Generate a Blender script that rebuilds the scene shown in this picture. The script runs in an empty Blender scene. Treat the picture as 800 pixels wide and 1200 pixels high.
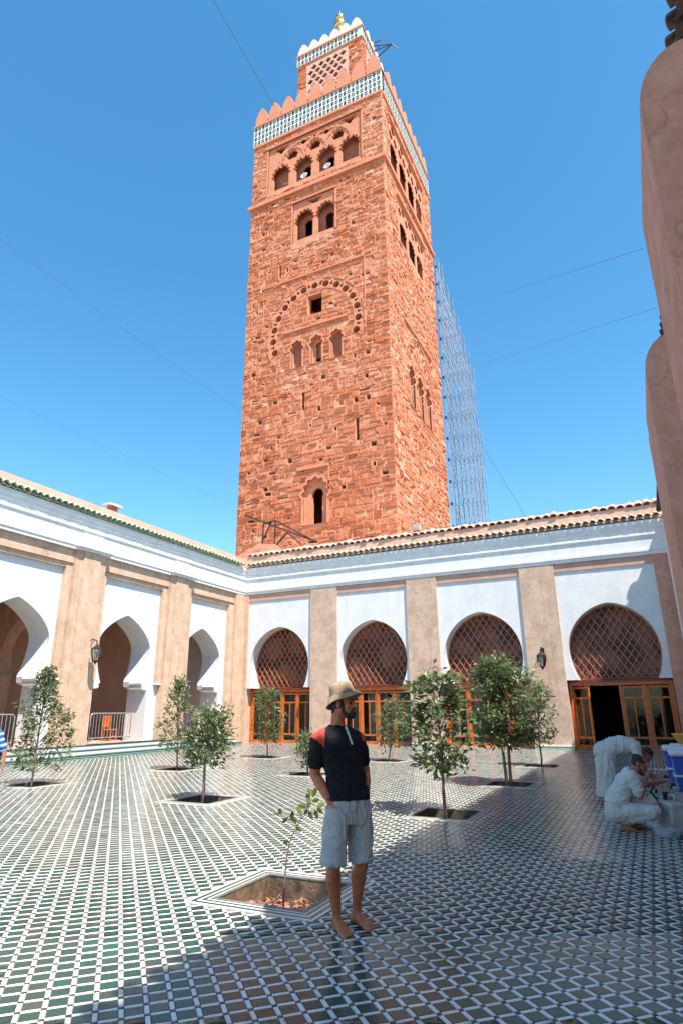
import bpy, bmesh, math, random
import numpy as np
from mathutils import Vector, Matrix, noise as mnoise
from mathutils.geometry import tessellate_polygon, delaunay_2d_cdt
R = math.radians
rng = random.Random(7)
scene = bpy.context.scene
COL = scene.collection

# ------------------------------------------------------------------ camera
CAM = Vector((0, 0, 1.6))
YAW, PITCH, ROLL, FPX = R(-25.761), R(17.995), R(-0.483), 712.34
vd = Vector((math.sin(YAW)*math.cos(PITCH), math.cos(YAW)*math.cos(PITCH), math.sin(PITCH)))
vr = Vector((math.cos(YAW), -math.sin(YAW), 0)); vu = vr.cross(vd)
vr2 = vr*math.cos(ROLL)+vu*math.sin(ROLL); vu2 = -vr*math.sin(ROLL)+vu*math.cos(ROLL)
cam_d = bpy.data.cameras.new('camera'); cam = bpy.data.objects.new('camera', cam_d); COL.objects.link(cam)
cam.matrix_world = Matrix(((vr2.x, vu2.x, -vd.x, CAM.x), (vr2.y, vu2.y, -vd.y, CAM.y), (vr2.z, vu2.z, -vd.z, CAM.z), (0, 0, 0, 1)))
cam_d.sensor_fit = 'VERTICAL'; cam_d.sensor_height = 36; cam_d.lens = FPX/1200*36
cam_d.clip_start = 0.05; cam_d.clip_end = 3000
scene.camera = cam

# ------------------------------------------------------------------ sky and sun
SUN = Vector((0.485, -0.30, 1.0)).normalized()          # towards the sun
w = bpy.data.worlds.new('World'); scene.world = w; w.use_nodes = True
nt = w.node_tree; bg = nt.nodes['Background']
sky = nt.nodes.new('ShaderNodeTexSky'); sky.sky_type = 'NISHITA'; sky.sun_disc = False
sky.sun_elevation = math.asin(SUN.z); sky.sun_rotation = math.atan2(SUN.x, SUN.y)
sky.altitude = 400; sky.air_density = 1.1; sky.dust_density = 0.3; sky.ozone_density = 2.0
hs = nt.nodes.new('ShaderNodeHueSaturation'); hs.inputs['Saturation'].default_value = 1.28; hs.inputs['Hue'].default_value = .487
nt.links.new(sky.outputs[0], hs.inputs['Color']); nt.links.new(hs.outputs[0], bg.inputs[0]); bg.inputs[1].default_value = 0.105
sd = bpy.data.lights.new('sun', 'SUN'); sd.energy = 3.8; sd.angle = R(0.53); sd.color = (1.0, 0.93, 0.83)
so = bpy.data.objects.new('sun', sd); COL.objects.link(so); so.rotation_euler = SUN.to_track_quat('Z', 'Y').to_euler()
so.location = (20, -20, 60)
scene.view_settings.view_transform = 'Standard'; scene.view_settings.look = 'None'
scene.view_settings.exposure = 1.34; scene.view_settings.gamma = 1.0
scene.render.resolution_x = 682; scene.render.resolution_y = 1024

# ------------------------------------------------------------------ helpers
def link(o, parent=None, loc=(0, 0, 0), rot=(0, 0, 0)):
    COL.objects.link(o); o.parent = parent; o.location = loc; o.rotation_euler = rot
    return o
def tag(o, label=None, cat=None, group=None, kind=None):
    if label: o['label'] = label
    if cat: o['category'] = cat
    if group: o['group'] = group
    if kind: o['kind'] = kind
    return o
def empty(name, loc=(0, 0, 0), rz=0):
    o = bpy.data.objects.new(name, None); o.empty_display_size = 0.2
    return link(o, None, loc, (0, 0, rz))

class MB:
    def __init__(s): s.v = []; s.f = []
    def add(s, vs, fs):
        b = len(s.v); s.v += [tuple(p) for p in vs]; s.f += [tuple(i+b for i in f) for f in fs]; return s
    def box(s, x0, x1, y0, y1, z0, z1):
        return s.add([(x0,y0,z0),(x1,y0,z0),(x1,y1,z0),(x0,y1,z0),(x0,y0,z1),(x1,y0,z1),(x1,y1,z1),(x0,y1,z1)],
                     [(0,3,2,1),(4,5,6,7),(0,1,5,4),(1,2,6,5),(2,3,7,6),(3,0,4,7)])
    def beam(s, a, b, wx, wy, up=(0, 0, 1)):
        a = Vector(a); b = Vector(b); d = (b-a).normalized(); u = Vector(up)
        if abs(d.dot(u)) > .98: u = Vector((0, 1, 0))
        x = d.cross(u).normalized(); y = x.cross(d)
        vs = [p+x*i*wx/2+y*j*wy/2 for p in (a, b) for i, j in ((-1,-1),(1,-1),(1,1),(-1,1))]
        return s.add(vs, [(0,3,2,1),(4,5,6,7),(0,1,5,4),(1,2,6,5),(2,3,7,6),(3,0,4,7)])
    def tube(s, pts, rad, n=8, cap=True):
        pts = [Vector(p) for p in pts]; rs = rad if isinstance(rad, (list, tuple)) else [rad]*len(pts)
        b = len(s.v); prev = None
        for i, p in enumerate(pts):
            d = (pts[min(i+1, len(pts)-1)]-pts[max(i-1, 0)]).normalized()
            x = (d.cross(Vector((0, 0, 1))) if abs(d.z) < .95 else d.cross(Vector((0, 1, 0)))).normalized()
            if prev is not None:
                x = (prev - d*prev.dot(d)).normalized()
            prev = x; y = d.cross(x)
            for k in range(n):
                a = 2*math.pi*k/n; s.v.append(tuple(p+(x*math.cos(a)+y*math.sin(a))*rs[i]))
        for i in range(len(pts)-1):
            for k in range(n):
                k2 = (k+1) % n; s.f.append((b+i*n+k, b+i*n+k2, b+(i+1)*n+k2, b+(i+1)*n+k))
        if cap:
            s.f.append(tuple(b+k for k in range(n))[::-1]); s.f.append(tuple(b+(len(pts)-1)*n+k for k in range(n)))
        return s
    def lathe(s, prof, n=16, c=(0, 0, 0)):
        b = len(s.v)
        for r, z in prof:
            for k in range(n):
                a = 2*math.pi*k/n; s.v.append((c[0]+r*math.cos(a), c[1]+r*math.sin(a), c[2]+z))
        for i in range(len(prof)-1):
            for k in range(n):
                k2 = (k+1) % n; s.f.append((b+i*n+k, b+i*n+k2, b+(i+1)*n+k2, b+(i+1)*n+k))
        return s
    def prism(s, loops, y0, y1, back=True):
        """outline (+ holes) in (u,z), thickness from y0 to y1"""
        pts = [Vector((p[0], p[1])) for l in loops for p in l]; faces = []; k = 0
        for l in loops: faces.append(list(range(k, k+len(l)))); k += len(l)
        res = delaunay_2d_cdt(pts, [], faces, 2, 1e-6); n = len(res[0]); b = len(s.v)
        s.v += [(p.x, y0, p.y) for p in res[0]]+[(p.x, y1, p.y) for p in res[0]]; edge = {}
        for f in res[2]:
            f = list(f); ar = sum(res[0][f[i]].x*res[0][f[(i+1) % len(f)]].y-res[0][f[(i+1) % len(f)]].x*res[0][f[i]].y for i in range(len(f)))
            if ar < 0: f.reverse()
            s.f.append(tuple(b+i for i in f))
            if back: s.f.append(tuple(b+n+i for i in f[::-1]))
            for i in range(len(f)): edge[(f[i], f[(i+1) % len(f)])] = 1
        for (i, j) in edge:
            if (j, i) not in edge: s.f.append((b+j, b+i, b+n+i, b+n+j))
        return s
    def mesh(s, name, smooth=False, fixn=False):
        me = bpy.data.meshes.new(name); me.from_pydata(s.v, [], s.f)
        if fixn:
            bm = bmesh.new(); bm.from_mesh(me); bmesh.ops.recalc_face_normals(bm, faces=bm.faces); bm.to_mesh(me); bm.free()
        if smooth: me.polygons.foreach_set('use_smooth', [True]*len(me.polygons))
        me.update(); return me
    def build(s, name, mat, parent=None, loc=(0, 0, 0), rot=(0, 0, 0), smooth=False, fixn=False):
        me = s.mesh(name, smooth, fixn); me.materials.append(mat)
        return link(bpy.data.objects.new(name, me), parent, loc, rot)
def inst(name, me, parent=None, loc=(0, 0, 0), rot=(0, 0, 0)):
    return link(bpy.data.objects.new(name, me), parent, loc, rot)

# ------------------------------------------------------------------ materials
def nodes(name):
    m = bpy.data.materials.new(name); m.use_nodes = True
    return m, m.node_tree, m.node_tree.nodes['Principled BSDF']
def mixrgb(t, fac, a, b, mode='MIX'):
    n = t.nodes.new('ShaderNodeMix'); n.data_type = 'RGBA'; n.blend_type = mode
    for sock, v in ((n.inputs[0], fac), (n.inputs[6], a), (n.inputs[7], b)):
        if hasattr(v, 'links'): t.links.new(v, sock)
        elif isinstance(v, (int, float)): sock.default_value = v
        else: sock.default_value = (*v, 1)
    return n.outputs[2]
def noise(t, scale, detail=4, rough=.55, vec=None):
    n = t.nodes.new('ShaderNodeTexNoise'); n.inputs['Scale'].default_value = scale
    n.inputs['Detail'].default_value = detail; n.inputs['Roughness'].default_value = rough
    if vec is None:
        g = t.nodes.new('ShaderNodeNewGeometry'); vec = g.outputs['Position']
    t.links.new(vec, n.inputs['Vector']); return n.outputs['Fac']
def ramp(t, fac, stops):
    n = t.nodes.new('ShaderNodeValToRGB'); t.links.new(fac, n.inputs[0]); e = n.color_ramp.elements
    while len(e) < len(stops): e.new(0.5)
    for i, (p, c) in enumerate(stops):
        e[i].position = p; e[i].color = (*c, 1) if len(c) == 3 else c
    return n.outputs[0]
def bump(t, bs, h, strength, dist=.02):
    n = t.nodes.new('ShaderNodeBump'); n.inputs['Strength'].default_value = strength; n.inputs['Distance'].default_value = dist
    t.links.new(h, n.inputs['Height']); t.links.new(n.outputs[0], bs.inputs['Normal'])
def mat(name, c1, c2=None, scale=3, rough=.7, bmp=0, bscale=40, bdist=.02, metallic=0, spec=.5, lo=.35, hi=.65, stain=None, stain_scale=.6):
    m, t, b = nodes(name)
    if c2 is None: c2 = tuple(x*.8 for x in c1)
    col = ramp(t, noise(t, scale, 5), [(lo, c1), (hi, c2)])
    if stain:
        f = ramp(t, noise(t, stain_scale, 6, .65), [(.48, (0, 0, 0)), (.72, (1, 1, 1))])
        col = mixrgb(t, f, col, stain)
    t.links.new(col, b.inputs['Base Color'])
    b.inputs['Roughness'].default_value = rough; b.inputs['Metallic'].default_value = metallic
    b.inputs['Specular IOR Level'].default_value = spec
    if bmp: bump(t, b, noise(t, bscale, 6, .6), bmp, bdist)
    return m
MT = {}
def plaster(name, c1, c2, patch, streak, rough=.88, crack=.0, bscale=16, bmp=.45, pscale=1.1, pamt=.8):
    m, t, b = nodes(name); g = t.nodes.new('ShaderNodeNewGeometry')
    col = ramp(t, noise(t, 2.3, 6, .65), [(.34, c1), (.66, c2)])
    col = mixrgb(t, ramp(t, noise(t, pscale, 7, .68), [(.47, (0, 0, 0)), (.60, (pamt,)*3)]), col, patch)
    mp = t.nodes.new('ShaderNodeMapping'); mp.inputs['Scale'].default_value = (3.2, 3.2, .16); t.links.new(g.outputs['Position'], mp.inputs[0])
    col = mixrgb(t, ramp(t, noise(t, 1.0, 6, .7, mp.outputs[0]), [(.52, (0, 0, 0)), (.74, (.65,)*3)]), col, streak)
    col = mixrgb(t, ramp(t, noise(t, 26, 4, .7), [(.35, (.16,)*3), (.6, (0, 0, 0))]), col, tuple(x*.55 for x in c2))
    h = noise(t, bscale, 7, .65)
    if crack:
        v = t.nodes.new('ShaderNodeTexVoronoi'); v.feature = 'DISTANCE_TO_EDGE'; v.inputs['Scale'].default_value = .33
        w_ = t.nodes.new('ShaderNodeVectorMath'); w_.operation = 'ADD'; n2 = t.nodes.new('ShaderNodeTexNoise'); n2.inputs['Scale'].default_value = 2.0; n2.inputs['Detail'].default_value = 6
        t.links.new(g.outputs['Position'], n2.inputs['Vector']); t.links.new(g.outputs['Position'], w_.inputs[0]); t.links.new(n2.outputs['Color'], w_.inputs[1]); t.links.new(w_.outputs[0], v.inputs['Vector'])
        ck = ramp(t, v.outputs['Distance'], [(0, (crack,)*3), (.012, (0, 0, 0))]); col = mixrgb(t, ck, col, tuple(x*.35 for x in c2))
    t.links.new(col, b.inputs['Base Color']); b.inputs['Roughness'].default_value = rough; b.inputs['Specular IOR Level'].default_value = .25
    bump(t, b, h, bmp, .02); return m
MT['white'] = plaster('white_plaster', (.745, .745, .735), (.68, .685, .69), (.63, .64, .65), (.53, .53, .52), .85, .0, 12, .35, .8, .7)
MT['white2'] = plaster('white_cornice', (.77, .77, .76), (.70, .70, .705), (.65, .65, .66), (.54, .54, .53), .8, 0, 18, .2, 1.4, .5)
MT['tan'] = plaster('tan_render', (.63, .43, .30), (.52, .345, .24), (.69, .51, .39), (.42, .27, .18), .9, .22, 15, .6, 2.4, .6)
MT['tan2'] = plaster('grey_tan_render', (.60, .42, .31), (.47, .33, .245), (.67, .51, .40), (.38, .265, .19), .9, .22, 15, .6, 2.2, .6)
MT['tan3'] = plaster('brown_render', (.64, .32, .23), (.54, .265, .185), (.70, .39, .29), (.43, .21, .145), .9, .35, 22, .8, 2.6, .6)
MT['pink'] = mat('pink_lintel', (.55, .33, .25), (.47, .28, .21), 2, .85, .3, 20)
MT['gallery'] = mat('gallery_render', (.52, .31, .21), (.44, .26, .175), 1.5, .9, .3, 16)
MT['peach'] = mat('peach_parapet', (.64, .41, .31), (.56, .34, .25), 1.5, .9, .3, 20)
MT['green_tile'] = mat('green_glazed_tile', (.20, .30, .17), (.58, .60, .44), 9, .3, 0)
MT['beige_tile'] = mat('beige_eave_tile', (.58, .43, .31), (.34, .28, .17), 7, .5, .2, 60, .005)
MT['pink_tile'] = mat('pink_roof_tile', (.62, .33, .24), (.70, .45, .35), 4, .75, .2, 50, .01)
MT['dark_tile'] = mat('dark_eave_tile', (.13, .07, .05), (.05, .03, .025), 7, .6)
MT['wood'] = mat('orange_varnished_wood', (.62, .155, .028), (.44, .095, .018), 5, .35, .15, 60, .003)
MT['redwood'] = mat('dark_red_wood', (.20, .035, .02), (.13, .025, .015), 5, .4)
MT['lath'] = mat('brown_lattice_wood', (.42, .15, .075), (.30, .10, .05), 6, .5)
MT['backing'] = mat('lattice_backing', (.27, .11, .08), (.06, .022, .018), 1.1, .55, lo=.42, hi=.58)
MT['dark'] = mat('dark_interior', (.035, .025, .02), (.025, .018, .015), 1, .9)  # near-black: shade of the unlit room put into its surface colour
MT['curtain'] = mat('pale_curtain', (.42, .42, .40), (.30, .30, .29), 4, .9)
MT['iron'] = mat('dark_iron', (.035, .03, .028), (.05, .04, .035), 8, .5, metallic=.6)
MT['cable'] = mat('grey_cable', (.10, .12, .14), (.08, .10, .12), 4, .7)
MT['steel'] = mat('galvanised_steel', (.62, .62, .62), (.5, .5, .5), 8, .35, metallic=.7)
MT['scaf'] = mat('blue_grey_scaffold_tube', (.30, .36, .42), (.20, .25, .30), 3, .5, metallic=.2)
MT['mortar'] = mat('pink_mortar', (.66, .33, .20), (.54, .22, .12), 1.2, .95, .6, 12, .04)
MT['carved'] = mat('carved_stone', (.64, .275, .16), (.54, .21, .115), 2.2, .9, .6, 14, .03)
MT['recess'] = mat('recessed_stone', (.40, .16, .10), (.32, .125, .075), 1.5, .95, .6, 12, .04)  # darker carved-stone tone: recess shade put into the colour; also colours roof pieces
MT['merlon'] = mat('pink_merlon_render', (.62, .255, .15), (.55, .215, .12), 1.2, .9, .3, 14)
MT['lanternwhite'] = mat('pale_pink_render', (.78, .66, .58), (.7, .56, .48), 1.5, .9)
MT['lanternpink'] = mat('pink_lattice_render', (.66, .43, .34), (.58, .35, .27), 1.5, .9)
MT['frieze'] = mat('white_frieze_tile', (.74, .73, .68), (.62, .63, .58), 2.5, .4)
MT['inlay'] = mat('dark_green_inlay', (.008, .045, .034), (.014, .075, .055), 2, .6)
MT['gold'] = mat('gilt_copper', (.85, .52, .22), (.75, .42, .16), 3, .28, metallic=1)
MT['soil'] = mat('dark_soil', (.055, .035, .025), (.10, .06, .045), 9, .95, .8, 30, .03)
MT['litter'] = mat('dry_red_leaves', (.33, .10, .055), (.42, .19, .12), 30, .8)
MT['pitwall'] = mat('pit_wall', (.24, .155, .10), (.085, .052, .034), 8, .9, .5, 30, .02)
MT['pitrim'] = mat('grey_pit_rim', (.20, .21, .18), (.12, .135, .115), 6, .5)
MT['bark'] = mat('grey_bark', (.24, .17, .12), (.15, .105, .075), 14, .9, .6, 60, .01)
MT['skin'] = mat('tanned_skin', (.60, .20, .085), (.46, .14, .06), 16, .52, .35, 110, .003, stain=(.38, .115, .055), stain_scale=22)
MT['skin2'] = mat('brown_skin', (.33, .125, .07), (.28, .10, .058), 9, .5)
MT['shirt'] = mat('black_jersey', (.012, .012, .014), (.018, .018, .02), 20, .9, .25, 60, .004, spec=.2)
MT['red'] = mat('red_shoulder_tone', (.60, .065, .04), (.52, .05, .03), 20, .85, .25, 60, .004)
MT['shorts'] = mat('pale_denim', (.47, .45, .42), (.36, .345, .33), 30, .9, .5, 22, .012, stain=(.50, .48, .455), stain_scale=8)
MT['khaki'] = mat('khaki_cotton', (.39, .27, .165), (.32, .215, .13), 22, .9, .4, 70, .004)
MT['hair'] = mat('black_hair', (.012, .010, .009), (.02, .016, .013), 60, .6, .6, 160, .004)
MT['thobe'] = mat('pale_grey_cotton', (.64, .61, .57), (.54, .515, .48), 7, .9, .35, 45, .008)
MT['blueshirt'] = mat('blue_cotton', (.03, .12, .36), (.02, .06, .22), 12, .9)
MT['paleblue'] = mat('pale_blue_stripe', (.35, .62, .78), (.3, .55, .7), 9, .9)
MT['cooler'] = mat('blue_plastic', (.018, .055, .36), (.02, .07, .42), 3, .35)
MT['cyan'] = mat('light_blue_plastic', (.12, .42, .62), (.1, .38, .58), 3, .35)
MT['lid'] = mat('white_plastic', (.70, .72, .74), (.62, .64, .66), 4, .4)
MT['yellow'] = mat('yellow_plastic', (.75, .42, .03), (.68, .36, .02), 4, .4)
MT['grime'] = mat('grimy_white_plastic', (.50, .50, .47), (.36, .35, .32), 7, .5, stain=(.25, .23, .2), stain_scale=6)
MT['beigecan'] = mat('beige_plastic', (.48, .42, .33), (.38, .33, .25), 7, .5)
MT['rubber'] = mat('black_rubber', (.015, .015, .016), (.02, .02, .02), 8, .7)
MT['signblue'] = mat('sign_blue', (.03, .08, .32), (.03, .07, .28), 4, .5)
MT['signred'] = mat('sign_red', (.45, .03, .03), (.4, .025, .025), 4, .5)

def glass_mat():
    m, t, b = nodes('window_glass')
    t.nodes.remove(b); out = t.nodes['Material Output']
    tr = t.nodes.new('ShaderNodeBsdfTransparent'); tr.inputs[0].default_value = (.75, .8, .78, 1)
    gl = t.nodes.new('ShaderNodeBsdfGlossy'); gl.inputs['Roughness'].default_value = .03
    fr = t.nodes.new('ShaderNodeFresnel'); fr.inputs[0].default_value = 1.33
    mx = t.nodes.new('ShaderNodeMixShader'); t.links.new(fr.outputs[0], mx.inputs[0])
    t.links.new(tr.outputs[0], mx.inputs[1]); t.links.new(gl.outputs[0], mx.inputs[2]); t.links.new(mx.outputs[0], out.inputs[0])
    return m
MT['glass'] = glass_mat()
def bag_mat():
    m, t, b = nodes('clear_plastic_film'); b.inputs['Base Color'].default_value = (.55, .57, .6, 1)
    b.inputs['Roughness'].default_value = .15; b.inputs['Alpha'].default_value = .38
    bump(t, b, noise(t, 25, 4), .8, .03); return m
MT['film'] = bag_mat()

PITCH_T = 0.1370; OFF1 = 0.028; OFF2 = 4.455                      # tile lattice (45 degrees to the walls)
def tile_mat(name, kind):
    m, t, b = nodes(name)
    g = t.nodes.new('ShaderNodeNewGeometry'); sx = t.nodes.new('ShaderNodeSeparateXYZ'); t.links.new(g.outputs['Position'], sx.inputs[0])
    def mth(op, a, bb):
        n = t.nodes.new('ShaderNodeMath'); n.operation = op
        for i, v in enumerate((a, bb)):
            if v is None: continue
            if hasattr(v, 'links'): t.links.new(v, n.inputs[i])
            else: n.inputs[i].default_value = v
        return n.outputs[0]
    k = math.sqrt(.5)/PITCH_T
    a = mth('SUBTRACT', mth('MULTIPLY', mth('ADD', sx.outputs[0], sx.outputs[1]), k), OFF1/PITCH_T)
    c = mth('SUBTRACT', mth('MULTIPLY', mth('SUBTRACT', sx.outputs[1], sx.outputs[0]), k), OFF2/PITCH_T)
    cx = t.nodes.new('ShaderNodeCombineXYZ'); t.links.new(mth('FLOOR', a, None), cx.inputs[0]); t.links.new(mth('FLOOR', c, None), cx.inputs[1])
    wn = t.nodes.new('ShaderNodeTexWhiteNoise'); wn.noise_dimensions = '2D'; t.links.new(cx.outputs[0], wn.inputs['Vector'])
    if kind == 'green':
        col = ramp(t, wn.outputs['Value'], [(0, (.002, .092, .058)), (.3, (.003, .055, .037)), (.55, (.008, .052, .037)), (.76, (.026, .056, .042)), (.91, (.045, .064, .05)), (1, (.07, .065, .05))])
        wear = ramp(t, noise(t, .55, 5, .6), [(.42, (0, 0, 0)), (.66, (1, 1, 1))])
        col = mixrgb(t, mth('MULTIPLY', wear, .38), col, (.085, .105, .09))
        col = mixrgb(t, mth('MULTIPLY', ramp(t, noise(t, 30, 6, .75), [(.38, (0, 0, 0)), (.68, (1, 1, 1))]), .75), col, (.018, .05, .042))
        rr = (.10, .34)
    else:
        col = ramp(t, wn.outputs['Value'], [(0, (.82, .79, .74)), (.6, (.76, .73, .68)), (1, (.66, .61, .54))])
        col = mixrgb(t, mth('MULTIPLY', ramp(t, noise(t, .8, 5, .6), [(.5, (0, 0, 0)), (.8, (1, 1, 1))]), .35), col, (.5, .43, .35))
        rr = (.14, .36)
    t.links.new(col, b.inputs['Base Color']); b.inputs['Specular IOR Level'].default_value = .24
    mr = t.nodes.new('ShaderNodeMapRange'); mr.inputs['To Min'].default_value = rr[0]; mr.inputs['To Max'].default_value = rr[1]
    t.links.new(noise(t, 2.2, 5), mr.inputs[0]); t.links.new(mr.outputs[0], b.inputs['Roughness'])
    bump(t, b, noise(t, 16, 3), .12, .008)
    return m
MT['ft_green'] = tile_mat('emerald_floor_tile', 'green'); MT['ft_white'] = tile_mat('white_floor_strip', 'white')
MT['ft_black'] = mat('dark_floor_insert', (.03, .028, .028), (.10, .08, .07), 5, .3)
MT['grout'] = mat('grey_grout', (.22, .20, .18), (.15, .14, .125), 6, .85)
MT['ground'] = mat('packed_earth', (.35, .25, .18), (.28, .2, .14), .3, .95)
def zellige(name):
    m, t, b = nodes(name)
    br = t.nodes.new('ShaderNodeTexBrick'); g = t.nodes.new('ShaderNodeNewGeometry')
    mp = t.nodes.new('ShaderNodeMapping'); mp.inputs['Rotation'].default_value = (R(90), 0, R(90))
    t.links.new(g.outputs['Position'], mp.inputs[0]); t.links.new(mp.outputs[0], br.inputs[0])
    br.inputs['Color1'].default_value = (.01, .10, .085, 1); br.inputs['Color2'].default_value = (.03, .16, .13, 1); br.inputs['Mortar'].default_value = (.66, .66, .62, 1)
    br.inputs['Scale'].default_value = 9; br.inputs['Mortar Size'].default_value = .05
    t.links.new(br.outputs[0], b.inputs['Base Color']); b.inputs['Roughness'].default_value = .25; return m
MT['zellige'] = zellige('teal_zellige')
MT['teal'] = mat('teal_glazed_tread', (.012, .075, .062), (.04, .12, .10), 6, .35)
def stone_mat():
    m, t, b = nodes('red_sandstone')
    at = t.nodes.new('ShaderNodeAttribute'); at.attribute_name = 'tint'
    col = ramp(t, at.outputs['Fac'], [(0, (.28, .075, .035)), (.25, (.46, .14, .06)), (.5, (.60, .19, .082)), (.75, (.66, .25, .125)), (.93, (.72, .36, .22)), (1, (.78, .54, .42))])
    col = mixrgb(t, ramp(t, noise(t, 3.2, 6, .65), [(.40, (0, 0, 0)), (.7, (1, 1, 1))]), col, (.36, .11, .052), 'MIX')
    col = mixrgb(t, ramp(t, noise(t, .22, 4, .6), [(.45, (0, 0, 0)), (.75, (.55, .55, .55))]), col, (.66, .31, .19))
    t.links.new(col, b.inputs['Base Color']); b.inputs['Roughness'].default_value = .95; b.inputs['Specular IOR Level'].default_value = .2
    bump(t, b, noise(t, 7, 6, .65), .9, .08); return m
MT['stone'] = stone_mat()
def leaf_mat(name, ca, cb, cc):
    m, t, b = nodes(name)
    at = t.nodes.new('ShaderNodeAttribute'); at.attribute_name = 'tint'
    col = ramp(t, at.outputs['Fac'], [(0, ca), (.55, cb), (1, cc)])
    t.links.new(col, b.inputs['Base Color']); b.inputs['Roughness'].default_value = .40; b.inputs['Specular IOR Level'].default_value = .7
    tl = t.nodes.new('ShaderNodeBsdfTranslucent'); t.links.new(col, tl.inputs[0])
    mx = t.nodes.new('ShaderNodeMixShader'); mx.inputs[0].default_value = .42
    t.links.new(b.outputs[0], mx.inputs[1]); t.links.new(tl.outputs[0], mx.inputs[2]); t.links.new(mx.outputs[0], t.nodes['Material Output'].inputs[0])
    return m
MT['leaf'] = leaf_mat('citrus_leaf', (.09, .13, .045), (.15, .195, .075), (.26, .29, .15))
MT['leaf_young'] = leaf_mat('young_citrus_leaf', (.06, .11, .025), (.13, .19, .03), (.28, .30, .06))

# ------------------------------------------------------------------ outline functions
def horseshoe(cx, hw, zmax, apex, hws, zs, n=14, p=None, q=None):
    """left spring -> apex -> right spring"""
    h = apex-zmax; right = []
    for i in range(n//2):
        f = i/(n//2); z = zs+(zmax-zs)*f
        right.append((hw-(hw-hws)*(1-f)**2, z))
    for i in range(n+1):
        a = i/n; z = zmax+h*math.sin(a*math.pi/2); tt = (z-zmax)/h
        if p: ww = hw*max(0, 1-tt**p)**q
        else:
            c = max(0, (h*h-hw*hw)/(2*hw)); Rr = hw+c
            ww = math.sqrt(max(0, Rr*Rr-(z-zmax)**2))-c if c > 0 else hw*math.sqrt(max(0, 1-tt*tt))
        right.append((max(0, ww), z))
    right[-1] = (0, apex)
    left = [(cx-x, z) for x, z in right]
    return left+[(cx+x, z) for x, z in right[-2::-1]]
def lobed(cx, zf, hw, zs, apex, n=9, depth=.45, m=5, jamb=True):
    """scalloped arch opening as closed loop; lobes bulge outward"""
    base = []
    K = 60
    for i in range(K+1):
        a = math.pi*i/K; base.append((-math.cos(a)*hw, zs+(apex-zs)*math.sin(a)**.85))
    L = [0]
    for i in range(K): L.append(L[-1]+math.dist(base[i], base[i+1]))
    nodesp = []
    for k in range(n+1):
        d = L[-1]*k/n; i = min(K-1, next((j for j in range(K) if L[j+1] >= d-1e-9), K-1)); f = (d-L[i])/(L[i+1]-L[i])
        nodesp.append((base[i][0]+(base[i+1][0]-base[i][0])*f, base[i][1]+(base[i+1][1]-base[i][1])*f))
    out = [(cx-hw, zf)] if jamb else []
    for k in range(n):
        a, b = nodesp[k], nodesp[k+1]; dx, dz = b[0]-a[0], b[1]-a[1]
        for j in range(m):
            f = j/m; s = math.sin(math.pi*f)*depth
            out.append((cx+a[0]+dx*f-dz*s, a[1]+dz*f+dx*s))
    out.append((cx+nodesp[-1][0], nodesp[-1][1]))
    if jamb: out.append((cx+hw, zf))
    return out
def rect(u0, u1, z0, z1): return [(u0, z0), (u1, z0), (u1, z1), (u0, z1)]
def circ(cx, cz, r, n=10, rz=None): return [(cx+r*math.cos(2*math.pi*i/n), cz+(rz or r)*math.sin(2*math.pi*i/n)) for i in range(n)]
def dense(loop, step=.5):
    o = []
    for i, a in enumerate(loop):
        b = loop[(i+1) % len(loop)]; n = max(1, int(math.dist(a, b)/step))
        o += [(a[0]+(b[0]-a[0])*j/n, a[1]+(b[1]-a[1])*j/n) for j in range(n)]
    return o

# ================================================================== GROUND AND COURTYARD FLOOR
tag(MB().add([(-1500,-1500,-.9),(1500,-1500,-.9),(1500,1500,-.9),(-1500,1500,-.9)], [(0,1,2,3)]).build('ground', MT['ground']), kind='structure')
PITS = [(-3.29, 5.55), (-3.19, 10.35), (-3.05, 14.75), (-3.12, 19.55), (-7.85, 10.2), (-12.5, 14.95), (-13.1, 10.7), (-12.48, 19.7), (-7.9, 19.8), (-8.22, 15.05)]
PO, PI_ = .635, .445                                            # half sizes: outer border, opening
FX0, FX1, FY0, FY1 = -18.9, 1.6, -3.0, 27.6
fl = MB(); holes = [[(px-PI_, py-PI_), (px+PI_, py-PI_), (px+PI_, py+PI_), (px-PI_, py+PI_)] for px, py in PITS]
loops = [[Vector((x, y, 0)) for x, y in l] for l in [[(FX0,FY0),(FX1,FY0),(FX1,FY1),(FX0,FY1)]]+holes]
flat = [p for l in loops for p in l]; fl.v = [tuple(p) for p in flat]
for tr in tessellate_polygon(loops):
    a_, b_, c_ = (flat[i] for i in tr); cr = (b_-a_).cross(c_-a_).z
    if abs(cr) > 1e-9: fl.f.append(tuple(tr) if cr > 0 else tuple(tr[::-1]))
floor = tag(fl.build('courtyard_floor', MT['grout']), kind='structure')

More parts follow.
